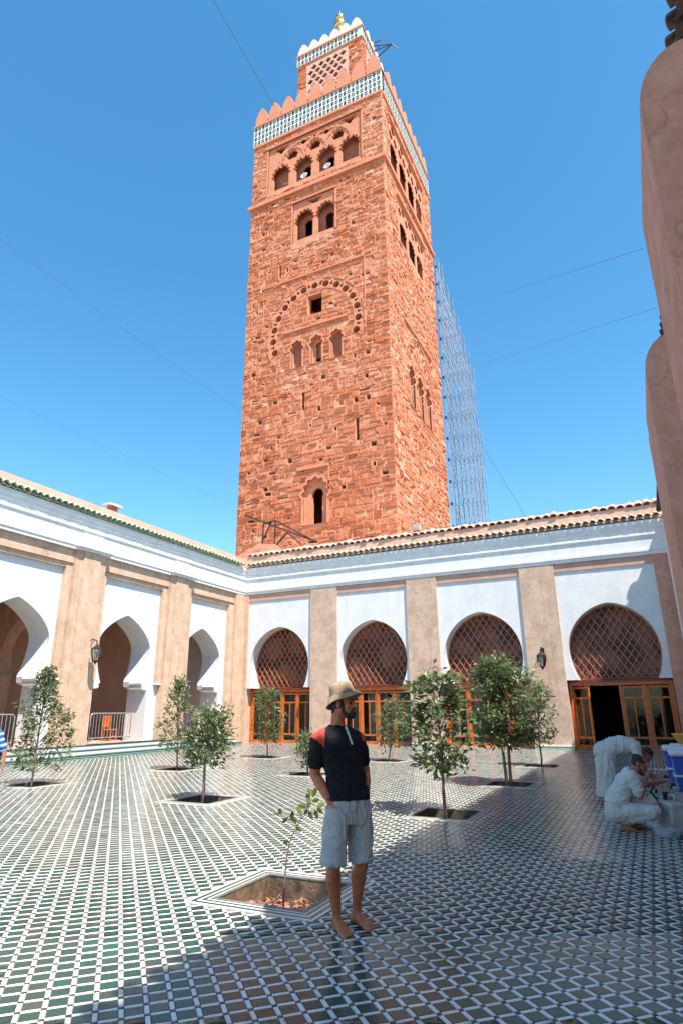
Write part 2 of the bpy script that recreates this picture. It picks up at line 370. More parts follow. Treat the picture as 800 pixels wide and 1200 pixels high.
def project(p):
    q = Vector(p)-CAM; z = q.dot(vd)
    return (400+FPX*q.dot(vr2)/z, 600-FPX*q.dot(vu2)/z, z) if z > .1 else (-1, -1, -1)
E1 = Vector((1, 1, 0))/math.sqrt(2); E2 = Vector((-1, 1, 0))/math.sqrt(2)
BW = .0315; GAPT = .0022
def piece_mesh(name, a, b, m):
    h, c = .006, .0016
    vs = [(-a,-b,0),(a,-b,0),(a,b,0),(-a,b,0),(-a+c,-b+c,h),(a-c,-b+c,h),(a-c,b-c,h),(-a+c,b-c,h)]
    me = MB().add(vs, [(4,5,6,7),(0,1,5,4),(1,2,6,5),(2,3,7,6),(3,0,4,7)]).mesh(name); me.materials.append(m); return me
G = PITCH_T-BW
KINDS = {'g': ('glazed_tile', (G-GAPT)/2, (G-GAPT)/2, 'ft_green'), 'a': ('white_strip', (G-GAPT)/2, (BW-GAPT)/2, 'ft_white'),
         'b': ('white_strip', (BW-GAPT)/2, (G-GAPT)/2, 'ft_white'), 'k': ('dark_insert', (BW-GAPT)/2, (BW-GAPT)/2, 'ft_black')}
lists = {k: [] for k in KINDS}
i0 = int((-19-3)/math.sqrt(2)/PITCH_T)-2; i1 = int((1.6+27.6)/math.sqrt(2)/PITCH_T)+2
j0 = int((-3-1.6)/math.sqrt(2)/PITCH_T)-36; j1 = int((27.6+19)/math.sqrt(2)/PITCH_T)+2
ii, jj = np.meshgrid(np.arange(i0, i1), np.arange(j0, j1), indexing='ij')
for k, (du, dv) in {'k': (0, 0), 'a': (.5, 0), 'b': (0, .5), 'g': (.5, .5)}.items():
    A = (ii+du)*PITCH_T+OFF1; B = (jj+dv)*PITCH_T+OFF2
    X = (A-B)/math.sqrt(2); Y = (A+B)/math.sqrt(2)
    ok = (X > -18.2) & (X < 1.5) & (Y > -1.0) & (Y < 27.2)
    for px, py in PITS: ok &= ~((np.abs(X-px) < PO+.02) & (np.abs(Y-py) < PO+.02))
    # what the camera, or one standing a step or two aside, could see
    ang = np.arctan2(X, Y); ok &= (ang > R(-68)) & (ang < R(35)) | (np.hypot(X, Y) < 2.5)
    lists[k] = np.stack([X[ok], Y[ok]], 1)
def visible_nearest(P, n):
    vis = []
    for idx, (x, y) in enumerate(P):
        if x*x+y*y > 49: continue
        u, v, z = project((x, y, 0))
        if 2 < u < 798 and 2 < v < 1198: vis.append((z, idx))
    vis.sort(); return [i for _, i in vis[:n]]
for k, (nm, a, b, mk) in KINDS.items():
    P = lists[k]; single = visible_nearest(P, {'g': 300, 'a': 150, 'b': 150, 'k': 0}[k]) if k != 'k' else []
    if single:
        me = piece_mesh(nm, a, b, MT[mk])
        for i in single: inst(nm, me, floor, (P[i][0], P[i][1], rng.uniform(-.0008, .0008)), (rng.gauss(0, .007), rng.gauss(0, .007), R(45)))
        keep = np.ones(len(P), bool); keep[single] = False; P = P[keep]
    c = math.sqrt(.5)
    d = np.hypot(P[:, 0], P[:, 1]); near = P[d < 8]; far = P[d >= 8]
    def corners(P, a, b, z):
        o = np.zeros((len(P), 4, 3))
        for q, (sa, sb) in enumerate(((-1,-1),(1,-1),(1,1),(-1,1))):
            o[:, q, 0] = P[:, 0]+c*(sa*a-sb*b); o[:, q, 1] = P[:, 1]+c*(sa*a+sb*b); o[:, q, 2] = z
        return o
    top = corners(near, a-.0016, b-.0016, .006); bot = corners(near, a, b, .0); ft = corners(far, a-.0008, b-.0008, .006)
    rs_ = np.random.default_rng(5); top[:, :, 2] += rs_.normal(0, .0007, top.shape[:2]); ft[:, :, 2] += rs_.normal(0, .0007, ft.shape[:2])
    nn, nf = len(near), len(far)
    V = np.concatenate([np.concatenate([bot, top], 1).reshape(-1, 3), ft.reshape(-1, 3)])
    base = (np.arange(nn)*8)[:, None, None]+np.array([(4,5,6,7),(0,1,5,4),(1,2,6,5),(2,3,7,6),(3,0,4,7)])[None]
    F = np.concatenate([base.reshape(-1, 4), (nn*8+np.arange(nf)*4)[:, None]+np.arange(4)[None]])
    me = bpy.data.meshes.new(nm+'_field'); me.vertices.add(len(V)); me.vertices.foreach_set('co', V.ravel())
    me.loops.add(F.size); me.loops.foreach_set('vertex_index', F.ravel().astype(np.int32)); me.polygons.add(len(F))
    me.polygons.foreach_set('loop_start', np.arange(0, F.size, 4, dtype=np.int32)); me.update(calc_edges=True)
    me.materials.append(MT[mk]); tag(inst(nm+'_field', me, floor), kind='stuff')

# ------------------------------------------------------------------ tree pits
PIT_LABEL = ['square tree pit with dry red leaves beside the standing man', 'tree pit under the bushy citrus tree right of the standing man', 'tree pit of the tall double-stemmed citrus tree',
  'small far tree pit nearest the back wall lamp', 'tree pit under the slender leaning citrus tree on the left', 'far tree pit in front of the steps on the left', 'tree pit at the left edge beside the person in blue',
  'far left tree pit closest to the corner of the two wings', 'far tree pit before the second glazed bay, right of the man', 'tree pit of the small bush behind the standing man']
ring_me = []
for r0, r1, mk in ((PO, PO-.024, 'ft_white'), (PO-.027, PO-.068, 'ft_green'), (PO-.071, PO-.093, 'ft_white'), (PO-.096, PO-.13, 'ft_green'), (PO-.133, PO-.152, 'ft_white'), (PO-.155, PI_-.004, 'pitrim')):
    z = .008 if mk == 'ft_white' else .006
    if mk == 'pitrim': z = .012
    vs = [(-r0,-r0,0),(r0,-r0,0),(r1,-r1,0),(-r1,-r1,0)]; vs = vs+[(x, y, z) for x, y, _ in vs]
    me = MB().add(vs, [(0,3,2,1),(4,5,6,7),(0,1,5,4),(1,2,6,5),(2,3,7,6),(3,0,4,7)]).mesh('border_strip'); me.materials.append(MT[mk]); ring_me.append(me)
for (px, py), lab in zip(PITS, PIT_LABEL):
    t = tag(empty('tree_pit', (px, py, 0)), lab, 'tree pit', 'tree pits set in the tiled court')
    for me in ring_me:
        for q in range(4): inst('border_strip', me, t, (0, 0, 0), (0, 0, q*math.pi/2))
    a, b = PI_, PI_+.12; wl = MB()
    for q in range(4):
        c, s_ = math.cos(q*math.pi/2), math.sin(q*math.pi/2)
        vs = [(-b,-b,-.5),(b,-b,-.5),(a,-a,-.5),(-a,-a,-.5)]; vs += [(x, y, -.002) for x, y, _ in vs]
        MB.add(wl, [(x*c-y*s_, x*s_+y*c, z) for x, y, z in vs], [(0,3,2,1),(4,5,6,7),(0,1,5,4),(1,2,6,5),(2,3,7,6),(3,0,4,7)])
    wl.build('pit_wall', MT['pitwall'], t)
    so_ = MB(); N = 9
    for i in range(N+1):
        for j in range(N+1): so_.v.append((-PI_+2*PI_*i/N, -PI_+2*PI_*j/N, -.11-.10*j/N+.05*mnoise.noise((px*3+i*.6, py*3+j*.6, 0))))
    for i in range(N):
        for j in range(N): so_.f.append((i*(N+1)+j, (i+1)*(N+1)+j, (i+1)*(N+1)+j+1, i*(N+1)+j+1))
    so_.build('soil', MT['soil'], t, smooth=True)
    near = py < 8
    lf = MB(); nl = 420 if near else 40
    for _ in range(nl):
        x, y = rng.uniform(-.40, .40), rng.uniform(-.40, .40); r = rng.uniform(.018, .04) if near else .03
        if near and math.hypot(x-.10, y+.02) > .40 and rng.random() < .6: continue
        n = Vector((rng.gauss(0, .5), rng.gauss(0, .5), 1)).normalized(); t1 = n.orthogonal().normalized(); t2 = n.cross(t1); o = Vector((x, y, -.10-.10*(y+.455)/.91+rng.uniform(.0, .05)))
        lf.add([o-t1*r, o+t2*r*.5, o+t1*r, o-t2*r*.5], [(0, 3, 2, 1)])
    tag(lf.build('leaf_litter', MT['litter'], t), kind='stuff')

# ================================================================== WINGS OF THE COURT
def profile_run(prof, x0, x1, k0=0, k1=0):
    """profile (y,z) run along x; ends mitred by x = x0 + k0*y"""
    mb = MB(); n = len(prof)
    mb.v = [(x0+k0*y, y, z) for y, z in prof]+[(x1+k1*y, y, z) for y, z in prof]
    for i in range(n):
        j = (i+1) % n; mb.f.append((i, j, n+j, n+i))
    mb.f.append(tuple(range(n))[::-1]); mb.f.append(tuple(range(n, 2*n)))
    return mb
CORN = [(.6, 7.5), (-.02, 7.5), (-.02, 7.60), (-.06, 7.64), (-.06, 7.73), (.015, 7.79), (.015, 8.28), (-.045, 8.32), (-.045, 8.38), (-.0, 8.41), (-.0, 8.56), (-.06, 8.62), (-.06, 8.68), (-.12, 8.80), (-.12, 8.93), (.6, 8.93)]
def half_barrel(name, r, L, th, m, up=True, n=8, taper=.88):
    mb = MB()
    for y, rr in ((0, r), (L, r*taper)):
        for q in (rr, rr-th):
            for k in range(n+1):
                a = math.pi*k/n; mb.v.append((-math.cos(a)*q, y, math.sin(a)*q*(1 if up else -.55)))
    N = n+1
    for k in range(n):
        mb.f += [(k, k+1, 2*N+k+1, 2*N+k), (N+k, 3*N+k, 3*N+k+1, N+k+1), (k, N+k, N+k+1, k+1), (2*N+k, 2*N+k+1, 3*N+k+1, 3*N+k)]
    mb.f += [(0, 2*N, 3*N, N), (n, N+n, 3*N+n, 2*N+n)]
    me = mb.mesh(name, True, True); me.materials.append(m); return me
def eaves(wing, x0, x1, m, pitch=.27, z=8.99, y=-.40):
    cap = half_barrel('eave_tile', .125, .66, .022, m); pan = half_barrel('pan_tile', .12, .64, .02, m, False)
    n = int((x1-x0)/pitch)
    for i in range(n+1):
        x = x0+i*pitch
        inst('eave_tile', cap, wing, (x+rng.uniform(-.01, .01), y+rng.uniform(-.015, .015), z+rng.uniform(-.008, .008)), (R(24+rng.uniform(-2, 2)), 0, R(rng.uniform(-1.5, 1.5))))
        if i < n: inst('pan_tile', pan, wing, (x+pitch/2, y+.03+rng.uniform(-.01, .01), z-.015), (R(24), 0, 0))

# ---- left wing: open arcade ------------------------------------------------------
LW = tag(empty('arcade_wing', (-18.86, 0, 0), R(90)), 'white left wing with open pointed horseshoe arches and tan pilasters', 'building')
lcols = [6.2, 11.4, 16.63, 21.95]; corner_y = 27.09
def lcolumn(x, w2=.75, first=False):
    sh = MB()
    sh.add([(x-w2,.02,.0),(x+w2,.02,.0),(x+w2,.55,.0),(x-w2,.55,.0),(x-w2+.03,0,7.5),(x+w2-.03,0,7.5),(x+w2-.03,.55,7.5),(x-w2+.03,.55,7.5)], [(0,3,2,1),(4,5,6,7),(0,1,5,4),(1,2,6,5),(2,3,7,6),(3,0,4,7)])
    sh.box(x-w2+.34, x+w2-.34, -.05, .1, .3, 7.49)
    sh.build('pilaster', MT['tan'], LW)
    for sgn in (-1, 1):
        a, b = sorted((x+sgn*w2*.97, x+sgn*(w2+.24)))
        p = MB().box(a, b, .17, .5, 2.75, 6.86).build('side_pilaster', MT['tan'], LW)
        MB().add([(a-.02,.12,2.68),(b+.02,.12,2.68),(b+.02,.4,2.68),(a-.02,.4,2.68),(a-.02,.12,2.75),(b+.02,.12,2.75),(b+.02,.4,2.75),(a-.02,.4,2.75)], [(0,3,2,1),(4,5,6,7),(0,1,5,4),(1,2,6,5),(2,3,7,6),(3,0,4,7)]).build('side_pilaster_base', MT['white2'], p)
    cap = MB().box(x-w2-.04, x+w2+.04, -.17, .3, 7.503, 7.60).box(x-w2-.10, x+w2+.10, -.23, .3, 7.603, 7.70)
    a, b = w2+.05, w2-.25
    cap.add([(x-a,-.18,7.703),(x+a,-.18,7.703),(x+a,.2,7.703),(x-a,.2,7.703),(x-b,-.03,8.2),(x+b,-.03,8.2),(x+b,.2,8.2),(x-b,.2,8.2)], [(0,3,2,1),(4,5,6,7),(0,1,5,4),(1,2,6,5),(2,3,7,6),(3,0,4,7)])
    cap.build('pilaster_cap', MT['white2'], LW)
for x in lcols: lcolumn(x)
MB().box(26.3, 27.35, .0, .6, 0, 7.5).build('corner_pilaster', MT['tan'], LW)
MB().box(25.95, 26.31, .17, .5, .3, 6.86).build('side_pilaster', MT['tan'], LW)
larch = [(6.95, 10.65, 8.8), (12.15, 15.88, 14.0), (17.38, 21.2, 19.15), (22.7, 26.32, 24.1)]
for i, (a, b, c) in enumerate(larch):
    zp = .43
    arch = horseshoe(c, 1.45, 4.12, 5.42, 1.17, 2.80, 16, 1.8, .85)
    jamb = 1.46
    path = [(a-.2, zp-.2), (c-jamb, zp-.2), (c-jamb, 2.5), (c-1.2, 2.6)]+arch+[(c+1.2, 2.6), (c+jamb, 2.5), (c+jamb, zp-.2), (b+.2, zp-.2), (b+.2, 7.2), (a-.2, 7.2)]
    MB().prism([path], .34, 1.42).build('arch_wall', MT['white'], LW, fixn=True)
    lt = MB().box(a-.3, b+.3, .12, .5, 6.98, 7.49).build('lintel', MT['tan'], LW)
    MB().box(a-.3, b+.3, .2, .5, 6.80, 6.975).build('lintel_moulding', MT['tan'], lt)
    for s_ in (-1, 1):      # projecting imposts through the depth of the wall
        pf = [(1.457, 2.44), (1.24, 2.46), (1.17, 2.50), (1.16, 2.57), (1.22, 2.61), (1.13, 2.65), (1.11, 2.73), (1.19, 2.78), (1.457, 2.785)]
        MB().prism([[(c+s_*x, z) for x, z in pf]], .345, 1.05).build('impost', MT['white2'], LW, fixn=True)
profile_run(CORN, -1, corner_y, 0, 1).build('cornice', MT['white2'], LW, fixn=True)
eaves(LW, -.8, corner_y-.35, MT['green_tile'], .27, 9.0, -.27)
profile_run([(.1, 9.14), (.24, 9.25), (.25, 9.58), (.9, 9.58), (.9, 9.0), (.1, 9.0)], -1, corner_y+.6, 0, 0).build('parapet', MT['peach'], LW, fixn=True)
MB().box(-1, 27.3, .7, 5.6, 8.7, 9.2).build('roof_slab', MT['peach'], LW)
MB().box(-1, 27.3, .36, 5.0, 6.9, 7.2).build('ceiling', MT['white'], LW)
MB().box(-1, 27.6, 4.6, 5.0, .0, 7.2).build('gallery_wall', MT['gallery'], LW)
MB().box(26.55, 26.9, 1.43, 4.6, .2, 6.9).build('end_wall', MT['white'], LW)
tr = horseshoe(3.05, 1.15, 3.9, 5.3, .95, 3.0, 14, 1.8, .85)
TA = MB().prism([[(1.43, .3), (1.9, .3)]+[(x, z) for x, z in tr]+[(4.2, .3), (4.6, .3), (4.6, 6.9), (1.43, 6.9)]], 0, .5).build('cross_arch', MT['tan'], LW, (16.9, 0, 0), (0, 0, R(90)), fixn=True)
MB().box(-1, 26.2, -.07, 4.7, .29, .43).build('gallery_floor', MT['pink'], LW)
for k, (yy, z0, z1) in enumerate(((-.76, 0, .14), (-.42, .142, .285), (-.08, .287, .428))):
    st = MB().box(-1, 26.2, yy, yy+.4, z0, z1-.03).build('step', MT['zellige'], LW)
    MB().box(-1, 26.2, yy-.012, yy+.4, z1-.028, z1+.002).build('tread', MT['teal'], st)
MB().box(-1, 1.5, .3, 5, 0, 8.6).build('far_end_wall', MT['tan'], LW)

# ---- back wing: glazed arches ------------------------------------------------------
BWG = tag(empty('arcade_wing', (0, 27.09, 0)), 'white back wing below the tower with four lattice-filled arches and orange doors', 'building')
bcols = [-14.12, -8.98, -3.72]; BH = .735
for x in bcols:
    MB().box(x-BH, x+BH, 0, .8, 0, 7.5).build('pilaster', MT['tan2'], BWG)
    pl = MB().box(x-BH-.02, x+BH+.02, -.07, .3, .006, .13).build('plinth', MT['zellige'], BWG)
    MB().box(x-BH-.03, x+BH+.03, -.09, .3, .132, .16).build('plinth_edge', MT['ft_white'], pl)
MB().box(-18.86, -18.62, .0, .8, 0, 7.5).build('corner_pilaster', MT['tan'], BWG)
MB().box(.88, 2.6, .0, .8, 0, 7.5).build('corner_pilaster', MT['tan3'], BWG)
bays = [(-18.62, -14.855), (-13.385, -9.715), (-8.245, -4.455), (-2.985, .88)]
def inside(poly, x, z):
    r = False; n = len(poly)
    for i in range(n):
        (x0, z0), (x1, z1) = poly[i], poly[(i+1) % n]
        if (z0 > z) != (z1 > z) and x < (x1-x0)*(z-z0)/(z1-z0)+x0: r = not r
    return r
def leaf(door, x0, x1, y, swing=None, glass=True):
    """a glazed door leaf; swing = (hinge x, angle)"""
    if swing:
        hx, ang = swing
        def tf(o): o.location = (hx, y, 0); o.rotation_euler = (0, 0, R(ang)); return o
        ox = -hx
    else:
        def tf(o): o.location = (0, y, 0); return o
        ox = 0
    S = .085; z0, z1 = .06, 2.40
    def bxo(nm, a, b, c, d, e, f, m): tf(MB().box(a+ox, b+ox, c, d, e, f).build(nm, MT[m], door))
    bxo('stile', x0, x0+S, -.03, .03, z0, z1, 'wood'); bxo('stile', x1-S, x1, -.03, .03, z0, z1, 'wood')
    for a, b in ((z0, z0+.13), (.42, .50), (1.92, 1.99), (z1-.08, z1)): bxo('rail', x0+S+.001, x1-S-.001, -.026, .026, a, b, 'wood')
    xm = (x0+x1)/2; bxo('mullion', xm-.025, xm+.025, -.022, .022, .50, 1.92, 'wood')
    if glass:
        for a, b, c, d in ((x0+S, xm-.025, .5, 1.92), (xm+.025, x1-S, .5, 1.92), (x0+S, x1-S, 1.99, z1-.08), (x0+S, x1-S, z0+.13, .42)):
            bxo('pane', a-.002, b+.002, -.004, .004, c-.002, d+.002, 'glass')
for bi, (a, b) in enumerate(bays):
    c = (a+b)/2; hw = min(1.72, (b-a)/2-.1)
    arch = horseshoe(c, hw, 3.78, 5.70, hw-.26, 2.68, 18)
    MB().prism([[(a-.1, 2.66), (arch[0][0], 2.66)]+arch+[(arch[-1][0], 2.66), (b+.1, 2.66), (b+.1, 7.2), (a-.1, 7.2)]], .10, .95).build('arch_wall', MT['white'], BWG, fixn=True)
    MB().box(a-.05, b+.05, .05, .6, 7.14, 7.49).build('lintel', MT['pink'], BWG)
    # wooden lattice in the arch head
    inner = horseshoe(c, hw-.06, 3.78, 5.63, hw-.30, 2.72, 18)
    outer = horseshoe(c, hw+.03, 3.78, 5.73, hw-.23, 2.69, 18)
    rim = MB().prism([outer+[], inner[::-1]], .70, .80).build('arch_lattice', MT['lath'], BWG, fixn=True)
    MB().prism([inner], .86, .90).build('backing_panel', MT['backing'], rim, fixn=True)
    for sgn in (-1, 1):
        dx, dz = math.cos(R(57))*sgn, math.sin(R(57)); k = -14
        while k < 15:
            ox = c+k*.30+.07*sgn; k += 1; run = []
            for q in range(0, 420):
                tt = q*.012; x, z = ox+dx*(tt-2.3), 2.75+dz*tt
                if inside(inner, x, z): run.append((x, z))
            if len(run) < 8: continue
            p, e = run[0], run[-1]; yy = .735+.022*sgn
            MB().beam((p[0], yy, p[1]), (e[0], yy, e[1]), .042, .036, (0, 1, 0)).build('lath', MT['lath'], rim)
    # door screen
    d = MB()
    d.box(a+.02, b-.02, .50, .66, 2.44, 2.58).box(a+.02, a+.13, .50, .66, 0.01, 2.438).box(b-.13, b-.02, .50, .66, 0.01, 2.438)
    door = d.build('door', MT['wood'], BWG)
    MB().box(a+.0, b-.0, .44, .72, 2.582, 2.655).build('door_head', MT['redwood'], door)
    x0, x1 = a+.13, b-.13; wl = (x1-x0)/4
    for k in range(1, 4): 
        if bi < 3 or k != 1: MB().box(x0+wl*k-.035, x0+wl*k+.035, .52, .64, .01, 2.438).build('post', MT['wood'], door)
    MB().box(x0, x1, .45, .9, .006, .05).build('sill', MT['tan2'], door)
    for k in range(4):
        la, lb = x0+wl*k+(.037 if k else .002), x0+wl*(k+1)-(.037 if k < 3 else .002)
        if bi == 3:
            if k == 0: leaf(door, la, lb, .58, (la, -38))
            elif k == 1: continue
            else: leaf(door, la, lb, .58)
        else: leaf(door, la, lb, .58)
    if bi < 3:
        cu = MB(); n = 90
        for q in range(n+1):
            x = x0+(x1-x0)*q/n; yy = 1.05+.05*math.sin(q*.9)+.03*math.sin(q*2.3+bi)
            cu.v += [(x, yy, .1), (x, yy, 2.4)]
        for q in range(n):
            if (q//9+bi) % 4 == 3: continue
            cu.f.append((2*q, 2*q+2, 2*q+3, 2*q+1))
        cu.build('curtain', MT['curtain'], door, smooth=True)
profile_run(CORN, -18.86, 1.9, -1, 0).build('cornice', MT['white2'], BWG, fixn=True)
eaves(BWG, -18.55, 1.25, MT['beige_tile'], .30, 9.05, -.20)
profile_run([(.0, 9.14), (.14, 9.24), (.16, 9.62), (.9, 9.62), (.9, 9.0), (.0, 9.0)], -19.2, 2.2).build('parapet', MT['peach'], BWG, fixn=True)
rt = half_barrel('ridge_tile', .17, .72, .025, MT['pink_tile'], True, 8, .8)
n = int((1.7+18.7)/.34)
for i in range(n+1): inst('roof_tile', rt, BWG, (-18.7+i*.34+rng.uniform(-.015, .015), +.13+rng.uniform(-.03, .03), 9.60+rng.uniform(-.02, .02)), (R(24+rng.uniform(-4, 4)), 0, R(rng.uniform(-3, 3))))
profile_run([(.55, 9.63), (.55, 9.86), (.75, 9.98), (1.1, 9.98), (1.1, 9.63)], -19.0, 1.9).build('ridge_mortar', MT['pink_tile'], BWG, fixn=True)
MB().box(-24, 3, .9, 7.2, 8.7, 9.4).build('roof_slab', MT['peach'], BWG)
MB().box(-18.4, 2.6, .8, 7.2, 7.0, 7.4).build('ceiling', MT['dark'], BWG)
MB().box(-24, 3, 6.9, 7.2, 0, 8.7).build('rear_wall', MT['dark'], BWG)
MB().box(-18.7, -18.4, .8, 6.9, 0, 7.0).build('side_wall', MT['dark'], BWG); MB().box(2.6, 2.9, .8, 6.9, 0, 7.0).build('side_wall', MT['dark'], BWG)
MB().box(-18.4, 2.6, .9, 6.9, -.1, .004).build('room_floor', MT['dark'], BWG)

# ---- right wing (in shade, close to the camera) -------------------------------------
RW = tag(empty('arcade_wing', (.757, 0, 0), R(-90)), 'shaded brown right wing with round-topped buttresses along the right edge', 'building')
for yc, w2 in ((6.39, .9), (12.29, 1.12)):
    x = -yc
    prof = [(.95, 0), (0, 0), (0, 7.35)]+[(.50-.50*math.cos(R(a)), 7.35+.72*math.sin(R(a))) for a in range(10, 91, 10)]+[(.95, 8.10)]
    profile_run(prof, x-w2, x+w2).build('buttress', MT['tan3'], RW, fixn=True)
    if yc > 10: MB().box(x-w2-.9, x-w2-.05, .03, .9, 0, 7.3).build('buttress_return', MT['tan3'], RW)
MB().box(-26.9, 8, .66, 1.3, 0, 7.5).build('wall', MT['white'], RW)
MB().box(-26.9, 8, .6, .67, 0, 2.6).build('wall_base', MT['tan3'], RW)
profile_run([(y+.86, z+.02) for y, z in CORN], -26.6, 8).build('cornice', MT['white2'], RW, fixn=True)
cap = half_barrel('eave_tile', .105, .62, .02, MT['dark_tile']); pan = half_barrel('pan_tile', .10, .60, .018, MT['dark_tile'], False)
for i in range(100):
    x = -26.3+i*.27
    inst('eave_tile', cap, RW, (x, .54, 9.02), (R(24), 0, 0)); inst('pan_tile', pan, RW, (x+.135, .57, 9.005), (R(24), 0, 0))
MB().box(-26.9, 8, 1.0, 6, 8.7, 9.7).build('roof_slab', MT['peach'], RW)

# ================================================================== TOWER
TW = 6.4; TCX, TCY = -19.63, 42.265
tower = tag(empty('minaret', (TCX, TCY, 0)), 'tall square red sandstone minaret with tiled frieze and merlons', 'tower')
FRONT = dict(loc=(0, -TW, 0), rot=(0, 0, 0)); RIGHT = dict(loc=(TW, 0, 0), rot=(0, 0, R(90)))
FZ0, FZ1 = 51.7, 53.95
def span(poly, z0, z1):
    lo, hi = 1e9, -1e9; n = len(poly)
    for i in range(n):
        a, b = poly[i], poly[(i+1) % n]
        if max(a[1], b[1]) < z0 or min(a[1], b[1]) > z1: continue
        for zz in (z0, z1):
            if a[1] != b[1] and min(a[1], b[1]) <= zz <= max(a[1], b[1]):
                x = a[0]+(b[0]-a[0])*(zz-a[1])/(b[1]-a[1]); lo = min(lo, x); hi = max(hi, x)
        for p in (a, b):
            if z0 <= p[1] <= z1: lo = min(lo, p[0]); hi = max(hi, p[0])
    return (lo, hi) if hi > lo else None
def lay_stones(u0, u1, z0, z1, holes, r):
    out = []; z = z0
    while z < z1-.05:
        big = z < 24
        h = r.uniform(.30, .62) if big else r.uniform(.24, .50)
        if z+h > z1-.2: h = z1-z
        blk = sorted(s for s in (span(hh, z+.03, z+h-.03) for hh in holes) if s); free = []; c = u0
        for a, b in blk:
            if a > c+.1: free.append((c, a))
            c = max(c, b)
        if c < u1-.1: free.append((c, u1))
        for a, b in free:
            x = a
            while x < b-.03:
                wdt = r.choice((.30, .38, .48, .58, .72, .95))*r.uniform(.8, 1.2)*(1.05 if big else .85)
                if b-x-wdt < .35: wdt = b-x
                if h > .42 and r.random() < .33:
                    hm = h*r.uniform(.4, .6); out.append((x, x+wdt, z, z+hm)); out.append((x, x+wdt, z+hm, z+h))
                else: out.append((x, x+wdt, z, z+h))
                x += wdt
        z += h
    return out
def stone_geom(s, r, mb=None):
    a, b, z0, z1 = s; g = r.uniform(.012, .035); j = lambda q: r.uniform(-q, q)
    d = r.uniform(-.03, .022) if r.random() > .12 else r.uniform(-.075, -.04); c = r.uniform(.02, .05)
    base = [(a+g+j(.04), .09, z0+g+j(.035)), (b-g+j(.04), .09, z0+g+j(.035)), (b-g+j(.04), .09, z1-g+j(.035)), (a+g+j(.04), .09, z1-g+j(.035))]
    cu, cz = (a+b)/2, (z0+z1)/2
    top = [(x+(c if x < cu else -c), d+j(.025), z+(c if z < cz else -c)) for x, _, z in base]
    return [warp(p) for p in base+top], [(4,5,6,7),(0,1,5,4),(1,2,6,5),(2,3,7,6),(3,0,4,7)]
def tint_of(s, r, patches, lift=0):
    cz = (s[2]+s[3])/2; cu = (s[0]+s[1])/2
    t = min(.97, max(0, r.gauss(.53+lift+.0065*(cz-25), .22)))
    for (pu, pz, su, sz, amt) in patches:
        if abs(cu-pu) < su and abs(cz-pz) < sz and r.random() < amt: t = r.uniform(.88, 1)
    return t
def warp(p): return (p[0]+.05*mnoise.noise((p[0]*.9, p[2]*.9, 5)) if abs(p[0]) < 6.2 else p[0], p[1], p[2]+.13*mnoise.noise((p[0]*.42, p[2]*.5, 0))+.05*mnoise.noise((p[0]*1.3, p[2]*1.1, 9)))
def facing(fr, holes, r, singles, patches, name):
    stones = lay_stones(-TW+.01, TW-.01, 8.0, FZ0-.02, holes, r)
    def key(s): return -((s[1]-s[0])*(s[3]-s[2]))/((30+(s[2]))**1.2) if s[2] > 13 else 0
    stones.sort(key=key); mb = MB(); tn = []; pits = []; kept = []
    for s in stones:                                            # stones fallen out: open sockets in the wall
        small = (s[1]-s[0])*(s[3]-s[2]) < .26 and all(max(p[0] for p in h) < s[0]-.25 or min(p[0] for p in h) > s[1]+.25 or max(p[1] for p in h) < s[2]-.3 or min(p[1] for p in h) > s[3]+.3 for h in holes)
        if small and 12.5 < s[2] < 51 and abs(s[0]) < 6 and abs(s[1]) < 6 and r.random() < .075:
            g = .05; q = [warp((x, 0, z)) for x, z in rect(s[0]+g, s[1]-g, s[2]+g, s[3]-g)]; pits.append([(x, z) for x, _, z in q])
        else: kept.append(s)
    for i, s in enumerate(kept):
        vs, fs = stone_geom(s, r); t = tint_of(s, r, patches, .22 if name.endswith('side') else 0)  # sunward side face tinted lighter, its stronger sunlight put into the stone colour
        if i < singles:
            m1 = MB().add(vs, fs); o = m1.build('stone', MT['stone'], tower, fr['loc'], fr['rot'])
            at = o.data.attributes.new('tint', 'FLOAT', 'FACE'); at.data.foreach_set('value', [t]*5)
        else: mb.add(vs, fs); tn += [t]*5
    o = mb.build(name, MT['stone'], tower, fr['loc'], fr['rot']); tag(o, kind='stuff')
    o.data.attributes.new('tint', 'FLOAT', 'FACE').data.foreach_set('value', tn)
    return pits
def tplate(fr, name, m, loops, y0, y1): return MB().prism(loops, y0, y1).build(name, MT[m], tower, fr['loc'], fr['rot'], fixn=True)
def tbox(fr, name, m, *b): return MB().box(*b).build(name, MT[m], tower, fr['loc'], fr['rot'])
def win(cu, z0, z1, hw):      # small horseshoe-headed light
    zs = z1-hw*1.25
    return [(cu-hw*.85, z0), (cu+hw*.85, z0), (cu+hw*.85, zs-hw*.3)]+[(cu+hw*math.cos(R(a)), zs+hw*1.25*math.sin(R(a))) for a in range(-10, 191, 20)]+[(cu-hw*.85, zs-hw*.3)]
def quatre(cx, cz, r, sz=1.15):
    return [(cx+(r*(.68+.32*abs(math.cos(2*math.radians(a)))**.6))*math.cos(R(a)), cz+sz*(r*(.68+.32*abs(math.cos(2*math.radians(a)))**.6))*math.sin(R(a))) for a in range(0, 360, 15)]
